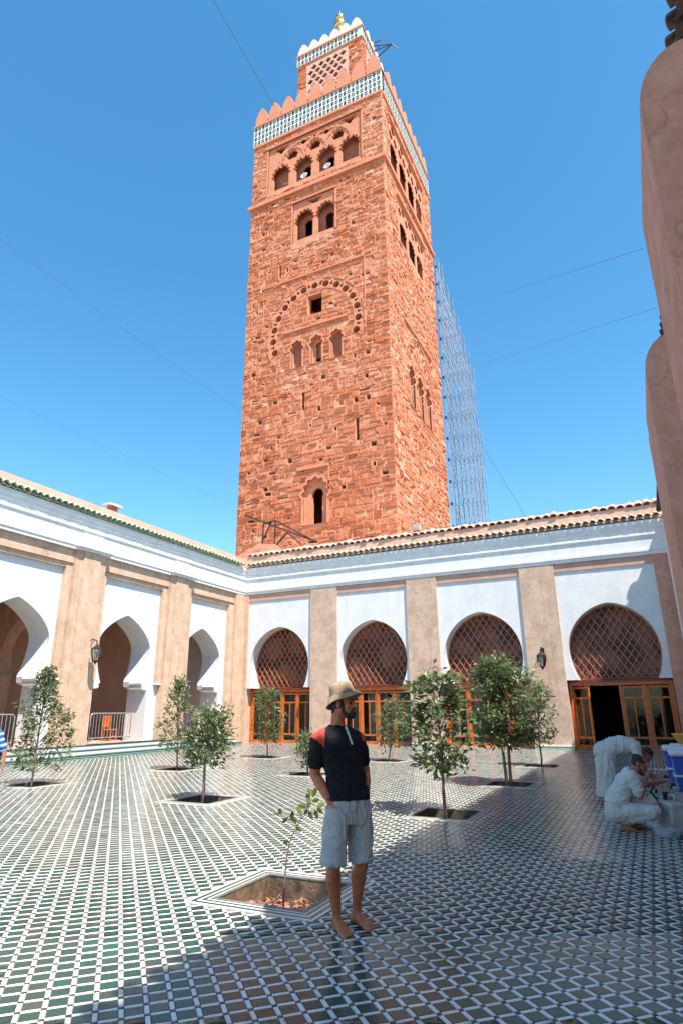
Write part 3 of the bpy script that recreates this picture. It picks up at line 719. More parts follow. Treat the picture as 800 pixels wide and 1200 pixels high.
# ---- front face openings
r1 = random.Random(3)
P1 = rect(-4.75, 4.45, 45.35, 50.55); P2 = rect(-2.05, 1.95, 38.95, 43.15); LOWP = lobed(.27, 13.95, .92, 16.0, 17.35, 7, .42)
niche = [lobed(u, 26.85, .46, 28.35, 29.25, 5, .4) for u in (-1.42, .3, 2.02)]
sq = rect(-.5, .75, 31.35, 33.15); slit1 = rect(3.47, 3.74, 19.7, 21.5); slit2 = rect(-.95, -.72, 23.1, 24.6); slit3 = rect(-3.3, -3.1, 35.9, 37.2)
# lobes of the great blind arch
lob = []; AC, AR, AZ = .12, 3.75, 30.0
for k in range(15):
    a = R(198-k*216/14); lob.append(circ(AC+AR*math.cos(a), AZ+AR*1.06*math.sin(a), .30, 9))
    if k < 14:
        a2 = R(198-(k+.5)*216/14); cx, cz = AC+AR*math.cos(a2), AZ+AR*1.06*math.sin(a2); t_ = a2
        n_ = (math.cos(t_), math.sin(t_)); q_ = (-n_[1], n_[0])
        lob.append([(cx+n_[0]*.36, cz+n_[1]*.36), (cx-n_[0]*.06+q_[0]*.14, cz-n_[1]*.06+q_[1]*.14), (cx-n_[0]*.06-q_[0]*.14, cz-n_[1]*.06-q_[1]*.14)])
for l in lob:
    ar = sum(l[i][0]*l[(i+1) % len(l)][1]-l[(i+1) % len(l)][0]*l[i][1] for i in range(len(l)))
    if ar < 0: l.reverse()
BAND = [(AC+(AR-.36)*math.cos(R(a)), AZ+(AR-.36)*1.06*math.sin(R(a))) for a in range(-22, 203, 8)]+[(AC+(AR+.48)*math.cos(R(a)), AZ+(AR+.48)*1.06*math.sin(R(a))) for a in range(202, -23, -8)]
fh = [P1, P2, LOWP, sq, slit1, slit2, slit3]+niche
MB().box(-2.4, 2.4, -2.4, 2.4, 0, 53.5).build('core', MT['recess'], tower)
MB().box(-TW+.05, TW-.05, TW-.6, TW-.02, 0, 53.9).build('rear_wall', MT['mortar'], tower); MB().box(-TW+.02, -TW+.6, -TW+.62, TW-.62, 0, 53.9).build('side_wall', MT['mortar'], tower)
MB().box(-TW+.3, TW-.3, -TW+.3, TW-.3, 53.2, 53.9).build('terrace', MT['merlon'], tower)
pits1 = facing(FRONT, fh+[l for l in lob], r1, 240, [(.3, 25.7, 3.2, .9, .5), (.5, 44.6, 5, .5, .2), (-.5, 38.2, 2, .9, .45), (-5.2, 48, 1.2, 3, .3), (5.3, 48.5, 1, 3, .35)], 'stone_facing')
tplate(FRONT, 'mortar_wall', 'mortar', [dense(rect(-TW+.01, TW-.01, 0, FZ0), 6)]+fh+lob+pits1, .03, .6)
# the blind arch ring, smooth voussoirs with scalloped hollows
tplate(FRONT, 'arch_ring', 'carved', [BAND]+lob, -.012, .12)
for k in range(15):      # thin scalloped hood segments over each hollow
    a0 = 198-k*216/14
    if k % 4 == 3: continue
    pts_o = [(AC+(AR+.60)*math.cos(R(q)), AZ+(AR+.60)*1.06*math.sin(R(q))) for q in np.linspace(a0-6, a0+6, 6)]; pts_i = [(AC+(AR+.50)*math.cos(R(q)), AZ+(AR+.50)*1.06*math.sin(R(q))) for q in np.linspace(a0+6, a0-6, 6)]
    tplate(FRONT, 'hood_moulding', 'carved', [pts_o+pts_i], -.07, .1)
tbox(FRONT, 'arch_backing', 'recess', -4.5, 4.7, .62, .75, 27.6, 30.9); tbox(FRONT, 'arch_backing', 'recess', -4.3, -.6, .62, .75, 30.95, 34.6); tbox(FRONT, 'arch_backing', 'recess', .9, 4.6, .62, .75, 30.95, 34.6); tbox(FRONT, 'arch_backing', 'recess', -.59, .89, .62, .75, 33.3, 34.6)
for nm, b in (('string_moulding', (-4.75, 4.5, -.10, .1, 35.20, 35.34)), ('string_moulding', (4.42, 4.52, -.05, .1, 28.7, 35.19)), ('string_moulding', (-4.72, -4.64, -.03, .1, 30.7, 35.19)), ('string_moulding', (-2.6, 2.9, -.12, .1, 30.18, 30.36)), ('string_moulding', (-1.2, 1.4, -.14, .1, 18.15, 18.36)), ('string_moulding', (1.3, 1.42, -.05, .1, 16.4, 18.14))):
    tbox(FRONT, nm, 'carved', *b)
# niches: outer two blind, middle one open, each with a carved surround
for u, nl, op in zip((-1.42, .3, 2.02), niche, (False, True, False)):
    outer = lobed(u, 26.84, .60, 28.35, 29.5, 5, .4)
    tplate(FRONT, 'niche_surround', 'carved', [outer, nl], -.05, .12)
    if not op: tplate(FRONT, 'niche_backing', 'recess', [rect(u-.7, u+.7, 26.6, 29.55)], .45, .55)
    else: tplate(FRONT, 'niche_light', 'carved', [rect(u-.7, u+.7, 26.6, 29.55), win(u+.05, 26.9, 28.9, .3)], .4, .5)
outer = lobed(.27, 13.94, 1.12, 16.0, 17.6, 7, .42)
tplate(FRONT, 'window_surround', 'carved', [outer, LOWP], -.05, .12)
tplate(FRONT, 'window_light', 'carved', [rect(-.9, 1.45, 13.7, 17.6), win(.3, 14.05, 16.75, .45)], .3, .5)
def panel(fr, u0, u1, z0, z1, arches, opens, zsp, zap, hw, lozenges, tris, n=9, winw=.38, wz=None):
    loops = [dense(rect(u0-.02, u1+.02, z0-.02, z1+.02), 3)]
    for u in arches: loops.append(lobed(u, z0+.25, hw, zsp, zap, n, .62, 7))
    for (cx, cz, rr) in lozenges: loops.append(lobed(cx, cz-rr*.2, rr*.62, cz+rr*.1, cz+rr, 5, .45))
    loops += tris
    tplate(fr, 'carved_panel', 'carved', loops, .10, .34)
    bl = [rect(u0-.1, u1+.1, z0-.1, z1+.1)]
    for u, o in zip(arches, opens):
        if o: bl.append(win(u, wz[0], wz[1], winw))
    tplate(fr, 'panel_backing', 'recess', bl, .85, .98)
    for a, b, c, d in ((u0-.16, u1+.16, z1, z1+.16), ):
        tbox(fr, 'panel_frame', 'carved', a, b, -.10, .2, c, d)
    tbox(fr, 'panel_frame', 'carved', u0-.14, u0, -.04, .2, z0, z1-.002); tbox(fr, 'panel_frame', 'carved', u1, u1+.14, -.04, .2, z0, z1-.002)
AX = (-3.42, -1.15, 1.13, 3.36)
for u in AX:      # raised scalloped hoods, and wide interlacing arches over them
    tplate(FRONT, 'arch_hood', 'carved', [lobed(u, 45.6, 1.02, 46.95, 48.52, 9, .42), lobed(u, 45.59, .90, 46.95, 48.36, 9, .42)[::-1]], .0, .12) if False else None
for u in AX[1:3]:
    tplate(FRONT, 'interlaced_arch', 'carved', [lobed(u, 47.1, 2.34, 47.9, 50.12, 13, .30, jamb=False)+lobed(u, 47.1, 2.16, 47.9, 49.93, 13, .30, jamb=False)[::-1]], .02, .13)
for u in (-2.28, -.01, 2.25):
    tplate(FRONT, 'interlaced_arch', 'carved', [lobed(u, 47.1, 1.24, 48.0, 49.75, 9, .30, jamb=False)+lobed(u, 47.1, 1.08, 48.0, 49.58, 9, .30, jamb=False)[::-1]], .045, .14)
tri = lambda cx, z, hw, hh: [(cx-hw, z), (cx, z-hh), (cx+hw, z)]
panel(FRONT, -4.75, 4.45, 45.35, 50.55, AX, (0, 1, 1, 0), 46.95, 48.15, .80,
      [(-2.28, 48.65, .78), (-.01, 48.65, .78), (2.25, 48.65, .78)], [tri(-3.45, 50.3, .8, .75), tri(-1.15, 50.3, .8, .75), tri(1.13, 50.3, .8, .75), tri(3.36, 50.3, .8, .75)][0:4] if False else
      [[(u-.75, 50.35), (u-.05, 49.62), (u+.05, 49.62), (u+.75, 50.35)] for u in AX], 8, .40, (45.6, 47.75))
panel(FRONT, -2.05, 1.95, 38.95, 43.15, (-.95, 1.05), (1, 1), 40.9, 42.1, .80, [], [[(-.75, 43.0), (-.1, 42.5), (.2, 42.5), (.85, 43.0)]], 9, .40, (39.2, 41.7))
tbox(FRONT, 'string_course', 'carved', -TW-.2, TW+.2, -.22, .2, 44.22, 44.55)
tbox(FRONT, 'string_course', 'carved', -TW+.0, TW-.0, -.12, .2, 51.40, 51.66)
for u in (-1.15, 1.13):      # pale loudspeaker horns standing in the two open lights
    hn = tag(MB().lathe([(.05, -.35), (.08, -.1), (.30, .15), (.34, .16), (.30, .12), (.06, -.08)], 14).build('loudspeaker', MT['lid'], None, (TCX+u-.03, TCY-TW+.45, 46.2), (R(80), 0, 0), smooth=True),
         ('pale loudspeaker horn in the left open window near the tower top', 'pale loudspeaker horn in the right open window near the tower top')[u > 0], 'loudspeaker', 'loudspeakers in the tower windows')
    MB().beam((0, .02, -.3), (0, -.55, -.3), .05, .05).build('bracket', MT['iron'], hn)
# ---- right face
def R_(lo, hi, z0, z1): return rect(lo, hi, z0, z1)
Q1 = rect(-4.9, 3.9, 45.3, 50.3); Q2 = rect(-3.6, 3.3, 38.5, 42.8)
lanc = [lobed(v, 23.6, .62, 25.9, 27.2, 5, .4) for v in (-2.0, 0, 2.0)]; big3 = None
rs = [rect(-.15, .1, 20, 21.6), rect(-4.6, -4.4, 28.6, 30.2)]
rlob = []
for k in range(13):
    f = k/12*2-1; vv = f*3.3; zz = 25.6+4.6*(1-abs(f)**1.7); rlob.append(circ(vv, zz, .27, 8))
rh = [Q1, Q2]+lanc+rs+rlob
pits2 = facing(RIGHT, rh, random.Random(5), 60, [], 'stone_facing_side')
tplate(RIGHT, 'mortar_wall', 'mortar', [dense(rect(-TW+.09, TW-.01, 0, FZ0), 6)]+rh+pits2, .03, .6)
qa = (-3.8, -1.6, .6, 2.8)
loops = [dense(rect(-4.92, 3.92, 45.28, 50.32), 3)]
for v in qa:
    loops.append(lobed(v, 45.5, .82, 47.0, 47.95, 7, .5))
    for dz, dx in ((48.85, -.52), (48.85, .52), (49.78, 0.0)): loops.append(quatre(v+dx, dz, .45, 1.12))
tplate(RIGHT, 'carved_panel', 'carved', loops, .08, .16); tplate(RIGHT, 'panel_backing', 'recess', [rect(-5, 4, 45.2, 50.4)], 1.2, 1.3)
loops = [dense(rect(-3.62, 3.32, 38.48, 42.82), 3)]
for v in (-2.2, 0, 2.1): loops.append(lobed(v, 38.7, .82, 40.0, 40.75, 7, .5))
for i, v in enumerate(np.arange(-2.9, 3.0, .82)): loops.append(quatre(v, 42.25 if i % 2 else 41.72, .38))
tplate(RIGHT, 'carved_panel', 'carved', loops, .08, .16); tplate(RIGHT, 'panel_backing', 'recess', [rect(-3.8, 3.5, 38.3, 43)], 1.2, 1.3)
for v, nl in zip((-2.0, 0, 2.0), lanc):
    tplate(RIGHT, 'niche_surround', 'carved', [lobed(v, 23.59, .76, 25.9, 27.42, 5, .4), nl], -.06, .12)
for b in ((-3.3, 3.4, -.14, .1, 30.75, 30.98), (-5.1, 4.1, -.12, .2, 50.33, 50.5), (-3.8, 3.5, -.16, .2, 42.83, 43.05)): tbox(RIGHT, 'string_moulding', 'carved', *b)
rib = []
for s_ in (-1, 1):
    pts = [(s_*3.8, 23.6), (s_*3.8, 26.2), (s_*3.2, 28.3), (s_*1.7, 30.1), (0, 30.72)]
    m_ = MB()
    for (a, za), (b, zb) in zip(pts, pts[1:]): m_.beam((a, 0, za), (b, 0, zb), .16, .12, (0, 1, 0))
    m_.build('arch_moulding', MT['carved'], tower, RIGHT['loc'], RIGHT['rot'])
tbox(RIGHT, 'string_course', 'carved', -TW+.21, TW+.2, -.2, .2, 44.22, 44.55)
tbox(RIGHT, 'string_course', 'carved', -TW+.13, TW, -.12, .2, 51.40, 51.66)
# ---- frieze and merlons
def frieze(fr, half, z0, z1, rows, du, par, extra, y=-.06):
    MB().box(-half-extra, half+extra, y, .5, z0, z1).build('tile_frieze', MT['frieze'], par, fr['loc'], fr['rot'])
    mb = MB(); n = int(2*half/du); hz = (z1-z0)/rows
    for i in range(n):
        u = -half+du*(i+.5)
        for q in range(rows):
            z = z0+hz*(q+.5)
            if (i+q) % 2: mb.prism([circ(u, z, du*.30, 10, hz*.46)], y-.015, y+.02, False)
            else: 
                mb.prism([[(u-du*.42, z+hz*.20), (u-du*.30, z+hz*.10), (u+du*.30, z+hz*.10), (u+du*.42, z+hz*.20), (u+du*.30, z+hz*.30), (u-du*.30, z+hz*.30)]], y-.015, y+.02, False)
                mb.prism([[(u-du*.42, z-hz*.20), (u-du*.30, z-hz*.30), (u+du*.30, z-hz*.30), (u+du*.42, z-hz*.20), (u+du*.30, z-hz*.10), (u-du*.30, z-hz*.10)]], y-.015, y+.02, False)
    tag(mb.build('frieze_inlay', MT['inlay'], par, fr['loc'], fr['rot'], fixn=True), kind='stuff')
    MB().box(-half-extra-.08, half+extra+.08, y-.1, .5, z1, z1+.14).build('frieze_coping', MT['merlon'], par, fr['loc'], fr['rot'])
def merlon_mesh(name, wd, h, th, m):
    hw = wd/2
    r_ = [(hw, 0), (hw, h*.40), (hw*.90, h*.50), (hw*.84, h*.62), (hw*.66, h*.70), (hw*.58, h*.82), (hw*.34, h*.88), (hw*.26, h*.97), (0, h)]
    me = MB().prism([r_+[(-x, z) for x, z in r_[-2::-1]]], -th/2, th/2).mesh(name, False, True); me.materials.append(m); return me
frieze(FRONT, TW, FZ0, FZ1, 4, .40, tower, .05); frieze(RIGHT, TW-.12, FZ0, FZ1, 4, .40, tower, 0, -.05)
mm = merlon_mesh('merlon', 1.30, 2.15, .5, MT['merlon'])
for i in range(9):
    u = -TW+.70+i*(2*TW-1.4)/8
    inst('merlon', mm, tower, (u, -TW+.25, FZ1+.14)); inst('merlon', mm, tower, (u, TW-.25, FZ1+.14))
    if 0 < i: inst('merlon', mm, tower, (TW-.25, u, FZ1+.14), (0, 0, R(90)))
    if 0 < i < 8: inst('merlon', mm, tower, (-TW+.25, u, FZ1+.14), (0, 0, R(90)))
# ---- upper turret
LT = 3.55
LF = dict(loc=(0, -LT, 0), rot=(0, 0, 0)); LR = dict(loc=(LT, 0, 0), rot=(0, 0, R(90)))
MB().box(-LT+.42, LT-.42, -LT+.42, LT-.42, 53, 65.3).build('turret_core', MT['mortar'], tower)
for fr, rr in ((LF, random.Random(8)), (LR, random.Random(9))):
    hole = rect(-2.5, 2.1, 58.0, 63.3)
    tplate(fr, 'turret_wall', 'carved', [rect(-LT+(0 if fr is LF else .02), LT-.01, 53.4, 63.8), hole], .05, .29)
    st = MB(); tn = []
    for s in lay_stones(-LT+.01, LT-.01, 53.4, 63.75, [hole], rr):
        vs, fs = stone_geom((s[0], s[1], s[2], s[3]), rr); st.add(vs, fs); tn += [min(1, max(0, rr.gauss(.68, .13)))]*5
    o = st.build('turret_stone_facing', MT['stone'], tower, fr['loc'], fr['rot']); tag(o, kind='stuff'); o.data.attributes.new('tint', 'FLOAT', 'FACE').data.foreach_set('value', tn)
    lps = [dense(rect(-2.52, 2.12, 57.98, 63.32), 2)]
    for zi, z in enumerate(np.arange(58.45, 63.1, .62)):          # interlaced lozenges cut through a raised screen
        for q in range(6):
            u = -2.05+q*.80+(.40 if zi % 2 else 0)
            if u > 1.85 or (zi < 2 and (q % 3 == 1 or zi == 0 and q % 3 == 2)): continue
            lps.append(quatre(u, z, .33, .98))
    tplate(fr, 'lattice_screen', 'lanternpink', lps, -.03, .10)
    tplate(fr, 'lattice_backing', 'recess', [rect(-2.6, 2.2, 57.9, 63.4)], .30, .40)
frieze(LF, LT, 63.85, 65.05, 2, .42, tower, .06); frieze(LR, LT-.12, 63.85, 65.05, 2, .42, tower, 0, -.05)
mm2 = merlon_mesh('turret_merlon', 1.18, 1.55, .4, MT['lanternwhite'])
for i in range(6):
    u = -LT+.6+i*(2*LT-1.2)/5
    inst('turret_merlon', mm2, tower, (u, -LT+.2, 65.19)); 
    if i: inst('turret_merlon', mm2, tower, (LT-.2, u, 65.19), (0, 0, R(90)))
MB().lathe([(3.0, 65.3), (2.9, 66.4), (2.5, 67.6), (1.8, 68.6), (.9, 69.3), (.3, 69.6), (0, 69.7)], 24).build('dome', MT['lanternwhite'], tower, smooth=True)
fin = MB()
def ball(c, r): return [(r*math.sin(R(a))+.02, c-r*math.cos(R(a))) for a in range(0, 181, 20)]
fin.lathe([(.12, 69.4), (.12, 69.8)]+ball(71.0, .95)+ball(72.55, .70)+ball(73.75, .48)+[(.08, 74.2), (.03, 75.0)], 18)
fin.build('finial', MT['gold'], tower, (-.45, 0, 0), smooth=True)
# aerial frame on the turret
ae = tag(empty('aerial', (TCX+LT-.1, TCY-.6, 65.4)), 'small dark metal aerial bracket jutting from the turret top', 'aerial')
MB().beam((0, 0, -.3), (0, 0, 1.2), .06, .06).build('mast', MT['iron'], ae)
for a, b in (((0, 0, .1), (2.0, .4, .45)), ((0, 0, .9), (2.0, .4, .45)), ((0, .8, .1), (2.0, .4, .45)), ((.6, 0, .2), (.6, .3, 1.0)), ((2.0, .4, .45), (2.5, .9, .1)), ((.2, 0, 1.2), (.9, .2, 1.5))):
    MB().beam(a, b, .07, .07).build('strut', MT['iron'], ae)

# ================================================================== SCAFFOLD BEHIND THE TOWER
sc = tag(empty('scaffold', (-13.1, 48.6, 0)), 'pale stepped tube scaffold behind the right edge of the tower', 'scaffold')
cols_ = [(0.12, 44.5), (.40, 44.0), (.80, 41.5), (1.2, 39.5), (1.6, 37.5), (2.0, 35.5), (2.35, 33.5), (2.65, 31.6), (2.95, 25.5)]
tubes = {}
def tube_obj(nm, a, b, r=.035, m='scaf'):
    a, b = Vector(a), Vector(b); L = round((b-a).length, 2); key = (L, r)
    if key not in tubes: me = MB().tube([(0, 0, 0), (0, 0, L)], r, 6).mesh('tube'); me.materials.append(MT[m]); tubes[key] = me
    o = inst(nm, tubes[key], sc, a); o.rotation_mode = 'QUATERNION'; o.rotation_quaternion = (b-a).to_track_quat('Z', 'Y'); return o
for yi in range(2):
    for x, zt in cols_: tube_obj('standard', (x, yi*1.3, 8), (x, yi*1.3, zt), .036)
    for z in np.arange(10, 44.4, 2.05):
        xs = [x for x, zt in cols_ if zt >= z]
        if len(xs) > 1: tube_obj('ledger', (xs[0]-.1, yi*1.3, z), (xs[-1]+.1, yi*1.3, z), .025)
        for x0, x1 in zip(xs, xs[1:]):
            if yi == 0 or rng.random() < .8:
                tube_obj('brace', (x0, yi*1.3, z), (x1, yi*1.3, z-2.05), .02)
                if rng.random() < .7: tube_obj('brace', (x1, yi*1.3, z), (x0, yi*1.3, z-2.05), .02)
for z in np.arange(10, 44, 2.05):
    for x, zt in cols_:
        if zt >= z: tube_obj('transom', (x, -.2, z+.08), (x, 1.5, z+.08), .022)
    MB().box(.04, .20, -.1, .1, z, z+.2).build('coupler', MT['iron'], sc)

# ================================================================== TREES
def leaf_cloud(mb, tints, centres, count, size, r, droop=.25, spread=.12, young=0):
    for _ in range(count):
        c, out = r.choice(centres)
        p = c+Vector((r.gauss(0, spread), r.gauss(0, spread), r.gauss(0, spread*.9)))
        d = (out+Vector((r.gauss(0, .8), r.gauss(0, .8), r.gauss(-droop, .6)))).normalized()
        s = d.cross(Vector((r.gauss(0, .5), r.gauss(0, .5), 1))).normalized(); n = s.cross(d)
        L = size*r.uniform(.65, 1.25); W = L*r.uniform(.19, .26); t = r.random()*.75+.25*max(0, min(1, out.z))
        b = len(mb.v); fold = n*W*.35; bend = n*(-L*.12)
        mb.v += [tuple(p), tuple(p+d*L*.45+s*W+fold), tuple(p+d*L+bend), tuple(p+d*L*.45-s*W+fold), tuple(p+d*L*.5)]
        mb.f += [(b, b+4, b+1), (b+4, b+2, b+1), (b, b+3, b+4), (b+4, b+3, b+2)]; tints += [t]*4
def citrus(base, label, lo, hi, left, right, seed, n, size=.11, shape='oval', stems=1, lean=0., zb=-.22, dens=1.):
    """crown between heights lo and hi, reaching left/right along the view's side axis"""
    r = random.Random(seed); bx, by = base
    t = tag(empty('citrus_tree', (bx, by, zb)), label, 'tree', 'young citrus trees in the court')
    nd = Vector((bx, by, 0)).normalized(); sd_ = Vector((nd.y, -nd.x, 0))
    cx = (left+right)/2; hw = (right-left)/2; ch = hi-lo
    tips = []; limb = MB()
    def width(f):
        if shape == 'cone': return hw*(.30+.85*math.sin(math.pi*min(1, f*1.0+.12))**.8)*(1-.62*f)*1.35
        if shape == 'low': return hw*math.sin(math.pi*(.18+.7*f))**.7
        return hw*(math.sin(math.pi*(.12+.80*f)))**.65
    ctr = lambda f: sd_*(cx*min(1, .3+f)+lean*f)+Vector((0, 0, lo-zb+ch*f))
    top = ctr(.92)
    for s in range(stems):
        o = sd_*(.07*(s-.5*(stems-1))*2) if stems > 1 else Vector((0, 0, 0))
        pts = [o*.6, o+ctr(0)*.5+Vector((r.uniform(-.03, .03), r.uniform(-.03, .03), 0)), o+ctr(0.05), o*.4+ctr(.45)+Vector((r.uniform(-.04, .04), r.uniform(-.04, .04), 0)), top]
        (limb if s == 0 else limb).tube(pts, [.032, .027, .023, .015, .005] if stems == 1 else [.04, .035, .03, .02, .006], 8)
    limb.build('trunk', MT['bark'], t, smooth=True)
    br = MB(); nb = int(40*dens)
    for i in range(nb):
        f = ((i+.5)/nb)**.9; a = i*2.39996+r.uniform(-.4, .4); wd = width(f)*r.uniform(.45, 1.12)
        e = ctr(f)+(sd_*math.cos(a)+nd*math.sin(a))*wd+Vector((0, 0, r.uniform(-.05, .12)))
        s0 = ctr(max(0, f-.22))*1.0; mid = (s0+e)/2+Vector((0, 0, .05))
        br.tube([s0, mid, e], [.009, .006, .003], 5); out = (e-ctr(f)); out = (out.normalized() if out.length > .01 else Vector((0, 0, 1)))+Vector((0, 0, .35))
        for _k in range(r.choice((1, 1, 2, 3))): tips.append((e, out))
        tips.append((mid*.35+e*.65, out))
        if r.random() < .6: tips.append((mid, out))
    for k in range(4): tips.append((ctr(.9+.03*k), Vector((0, 0, 1))))
    br.build('branches', MT['bark'], t)
    mb = MB(); tn = []; leaf_cloud(mb, tn, tips, n, size, r, spread=.055+.05*hw)
    o = mb.build('crown', MT['leaf'], t, smooth=False); o.data.attributes.new('tint', 'FLOAT', 'FACE').data.foreach_set('value', tn)
    return t
citrus(PITS[1], 'bushy citrus tree with large dark leaves right of the standing man', .62, 2.10, -.58, .46, 21, 1450, .15, 'low', dens=1.1)
citrus((-3.05, 14.61), 'tallest dense citrus tree on two stems before the third arch', .78, 2.62, -.80, .72, 22, 5600, .125, 'oval', 2, dens=1.8)
citrus((-3.12, 19.5), 'slim citrus tree beside the column with the wall lamp', .62, 2.25, -.42, .55, 23, 1500, .12, 'low')
citrus((-7.84, 10.12), 'leaning young citrus tree with round low crown in the left court', .62, 1.55, -.42, .48, 24, 1500, .12, 'oval', lean=.12)
citrus((-12.48, 14.9), 'narrow tall citrus tree before the second left arch', .42, 2.45, -.58, .38, 25, 1550, .12, 'cone')
citrus((-13.12, 10.62), 'pointed citrus tree at the left edge by the person in blue', .25, 2.55, -.55, .60, 26, 2000, .125, 'cone')
citrus((-12.48, 19.65), 'citrus tree before the first glazed arch near the corner', .5, 2.28, -.55, .52, 27, 1900, .125, 'oval')
citrus((-7.88, 19.72), 'small citrus tree behind the right shoulder of the standing man', .38, 1.88, -.36, .68, 28, 1300, .125, 'oval')
citrus((-8.24, 14.98), 'low leafy citrus bush half hidden behind the standing man', .2, .95, -.42, .25, 29, 600, .12, 'oval', dens=.5)
# sapling in the near pit: every leaf can be told apart
sb = Vector((-3.23, 5.42, -.24)); nd = Vector((sb.x, sb.y, 0)).normalized(); sd_ = Vector((nd.y, -nd.x, 0))
sap = tag(empty('sapling', sb), 'thin bare-stemmed sapling with few yellow-green leaves beside the man', 'sapling')
stem = [(0, 0), (.005, .25), (.02, .5), (.05, .68), (.12, .82), (.20, .95), (.26, 1.06)]
P3 = lambda s, z, t=0: sd_*s+nd*t+Vector((0, 0, z))
MB().tube([P3(*p) for p in stem], [.009, .008, .0075, .006, .005, .004, .002], 7).build('stem', MT['bark'], sap, smooth=True)
MB().tube([P3(.12, .82), P3(.03, .88, .03), P3(-.04, .92, .04)], [.004, .003, .002], 6).build('twig', MT['bark'], sap, smooth=True)
MB().tube([P3(.20, .95), P3(.24, .93, -.04), P3(.30, .97, -.06)], [.004, .003, .002], 6).build('twig', MT['bark'], sap, smooth=True)
lr = random.Random(4)
for (s, z, tt, ds, dz, L) in [(-.04,.92,.04,-1,-.1,.10),(-.02,.91,.03,-.6,.7,.10),(.03,.88,.03,-.5,-.5,.11),(.06,.86,0,.2,1,.12),(.12,.84,.0,-.7,.6,.12),(.16,.9,-.03,-.5,.9,.13),(.2,.95,0,.5,.8,.12),(.2,.96,.04,-.9,.3,.11),(.23,1.0,0,-.3,1,.13),(.26,1.05,0,.4,1,.13),(.26,1.06,0,-.6,.9,.12),(.25,1.02,-.04,1,.2,.11),(.30,.97,-.06,.9,.5,.12),(.30,.97,-.06,.6,-.6,.11),(.28,.95,-.04,.3,-.9,.12),(.22,.93,.03,.5,-.8,.12),(.05,.68,0,-1,.0,.10),(.10,.8,.02,.8,-.5,.10),(.17,.9,.04,.6,.4,.11)]:
    d = (sd_*ds+nd*lr.uniform(-.5, .5)+Vector((0, 0, dz))).normalized(); sx = d.cross(nd+Vector((0, 0, lr.uniform(-.4, .4)))).normalized(); n = sx.cross(d); L *= .74; W = L*.24
    p = P3(s, z, tt); mb = MB()
    ring = [(0, 0), (.22, .75), (.5, 1), (.78, .7), (1, 0)]
    mb.v = [tuple(p+d*L*f+n*(-.12*L*f*f)) for f, _ in ring]+[tuple(p+d*L*f+sx*W*k+n*(W*.3*k-.12*L*f*f)) for f, k in ring[1:4]]+[tuple(p+d*L*f-sx*W*k+n*(W*.3*k-.12*L*f*f)) for f, k in ring[1:4]]
    mb.f = [(0,1,5),(1,2,6,5),(2,3,7,6),(3,4,7),(0,8,1),(1,8,9,2),(2,9,10,3),(3,10,4)]
    o = mb.build('leaf', MT['leaf_young'], sap, smooth=True); o.data.attributes.new('tint', 'FLOAT', 'FACE').data.foreach_set('value', [lr.random()]*8)

# ================================================================== PEOPLE
def caps(mb, a, ra, b, rb, n=12):
    a, b = Vector(a), Vector(b); d = (b-a); L = d.length
    if L < 1e-6: return
    d /= L; x = d.orthogonal().normalized(); y = d.cross(x); rows = []
    for k in range(0, 5): an = R(-90+k*22.5); rows.append((a+d*math.sin(an)*ra, ra*math.cos(an)))
    for k in range(0, 5): an = R(k*22.5); rows.append((b+d*math.sin(an)*rb, rb*math.cos(an)))
    b0 = len(mb.v)
    for p, r in rows:
        for k in range(n): t = 2*math.pi*k/n; mb.v.append(tuple(p+(x*math.cos(t)+y*math.sin(t))*max(r, 1e-4)))
    for i in range(len(rows)-1):
        for k in range(n): k2 = (k+1) % n; mb.f.append((b0+i*n+k, b0+i*n+k2, b0+(i+1)*n+k2, b0+(i+1)*n+k))
    mb.f.append(tuple(b0+k for k in range(n))[::-1]); mb.f.append(tuple(b0+(len(rows)-1)*n+k for k in range(n)))
def chain(mb, pts):
    for (p, r), (q, s) in zip(pts, pts[1:]): caps(mb, p, r, q, s)
def ell(mb, c, rad, ax=None, n=14, m=10):
    c = Vector(c); ax = ax or (Vector((1,0,0)), Vector((0,1,0)), Vector((0,0,1))); b0 = len(mb.v)
    for i in range(m+1):
        ph = math.pi*i/m
        for k in range(n):
            t = 2*math.pi*k/n; mb.v.append(tuple(c+ax[0]*rad[0]*max(math.sin(ph), 1e-3)*math.cos(t)+ax[1]*rad[1]*max(math.sin(ph), 1e-3)*math.sin(t)-ax[2]*rad[2]*math.cos(ph)))
    for i in range(m):
        for k in range(n): k2 = (k+1) % n; mb.f.append((b0+i*n+k, b0+i*n+k2, b0+(i+1)*n+k2, b0+(i+1)*n+k))
    mb.f.append(tuple(b0+k for k in range(n))[::-1]); mb.f.append(tuple(b0+m*n+k for k in range(n)))
def loft(mb, rings, n=24, pw=2.4):
    """rings: (centre, axis a, ra, axis b, rb) - superellipse sections, closed at both ends"""
    b0 = len(mb.v)
    for c, a, ra, b, rb in rings:
        c = Vector(c)
        for k in range(n):
            t = 2*math.pi*k/n; ct, st = math.cos(t), math.sin(t)
            mb.v.append(tuple(c+a*ra*math.copysign(abs(ct)**(2/pw), ct)+b*rb*math.copysign(abs(st)**(2/pw), st)))
    for i in range(len(rings)-1):
        for k in range(n): k2 = (k+1) % n; mb.f.append((b0+i*n+k, b0+i*n+k2, b0+(i+1)*n+k2, b0+(i+1)*n+k))
    mb.f.append(tuple(b0+k for k in range(n))[::-1]); mb.f.append(tuple(b0+(len(rings)-1)*n+k for k in range(n)))
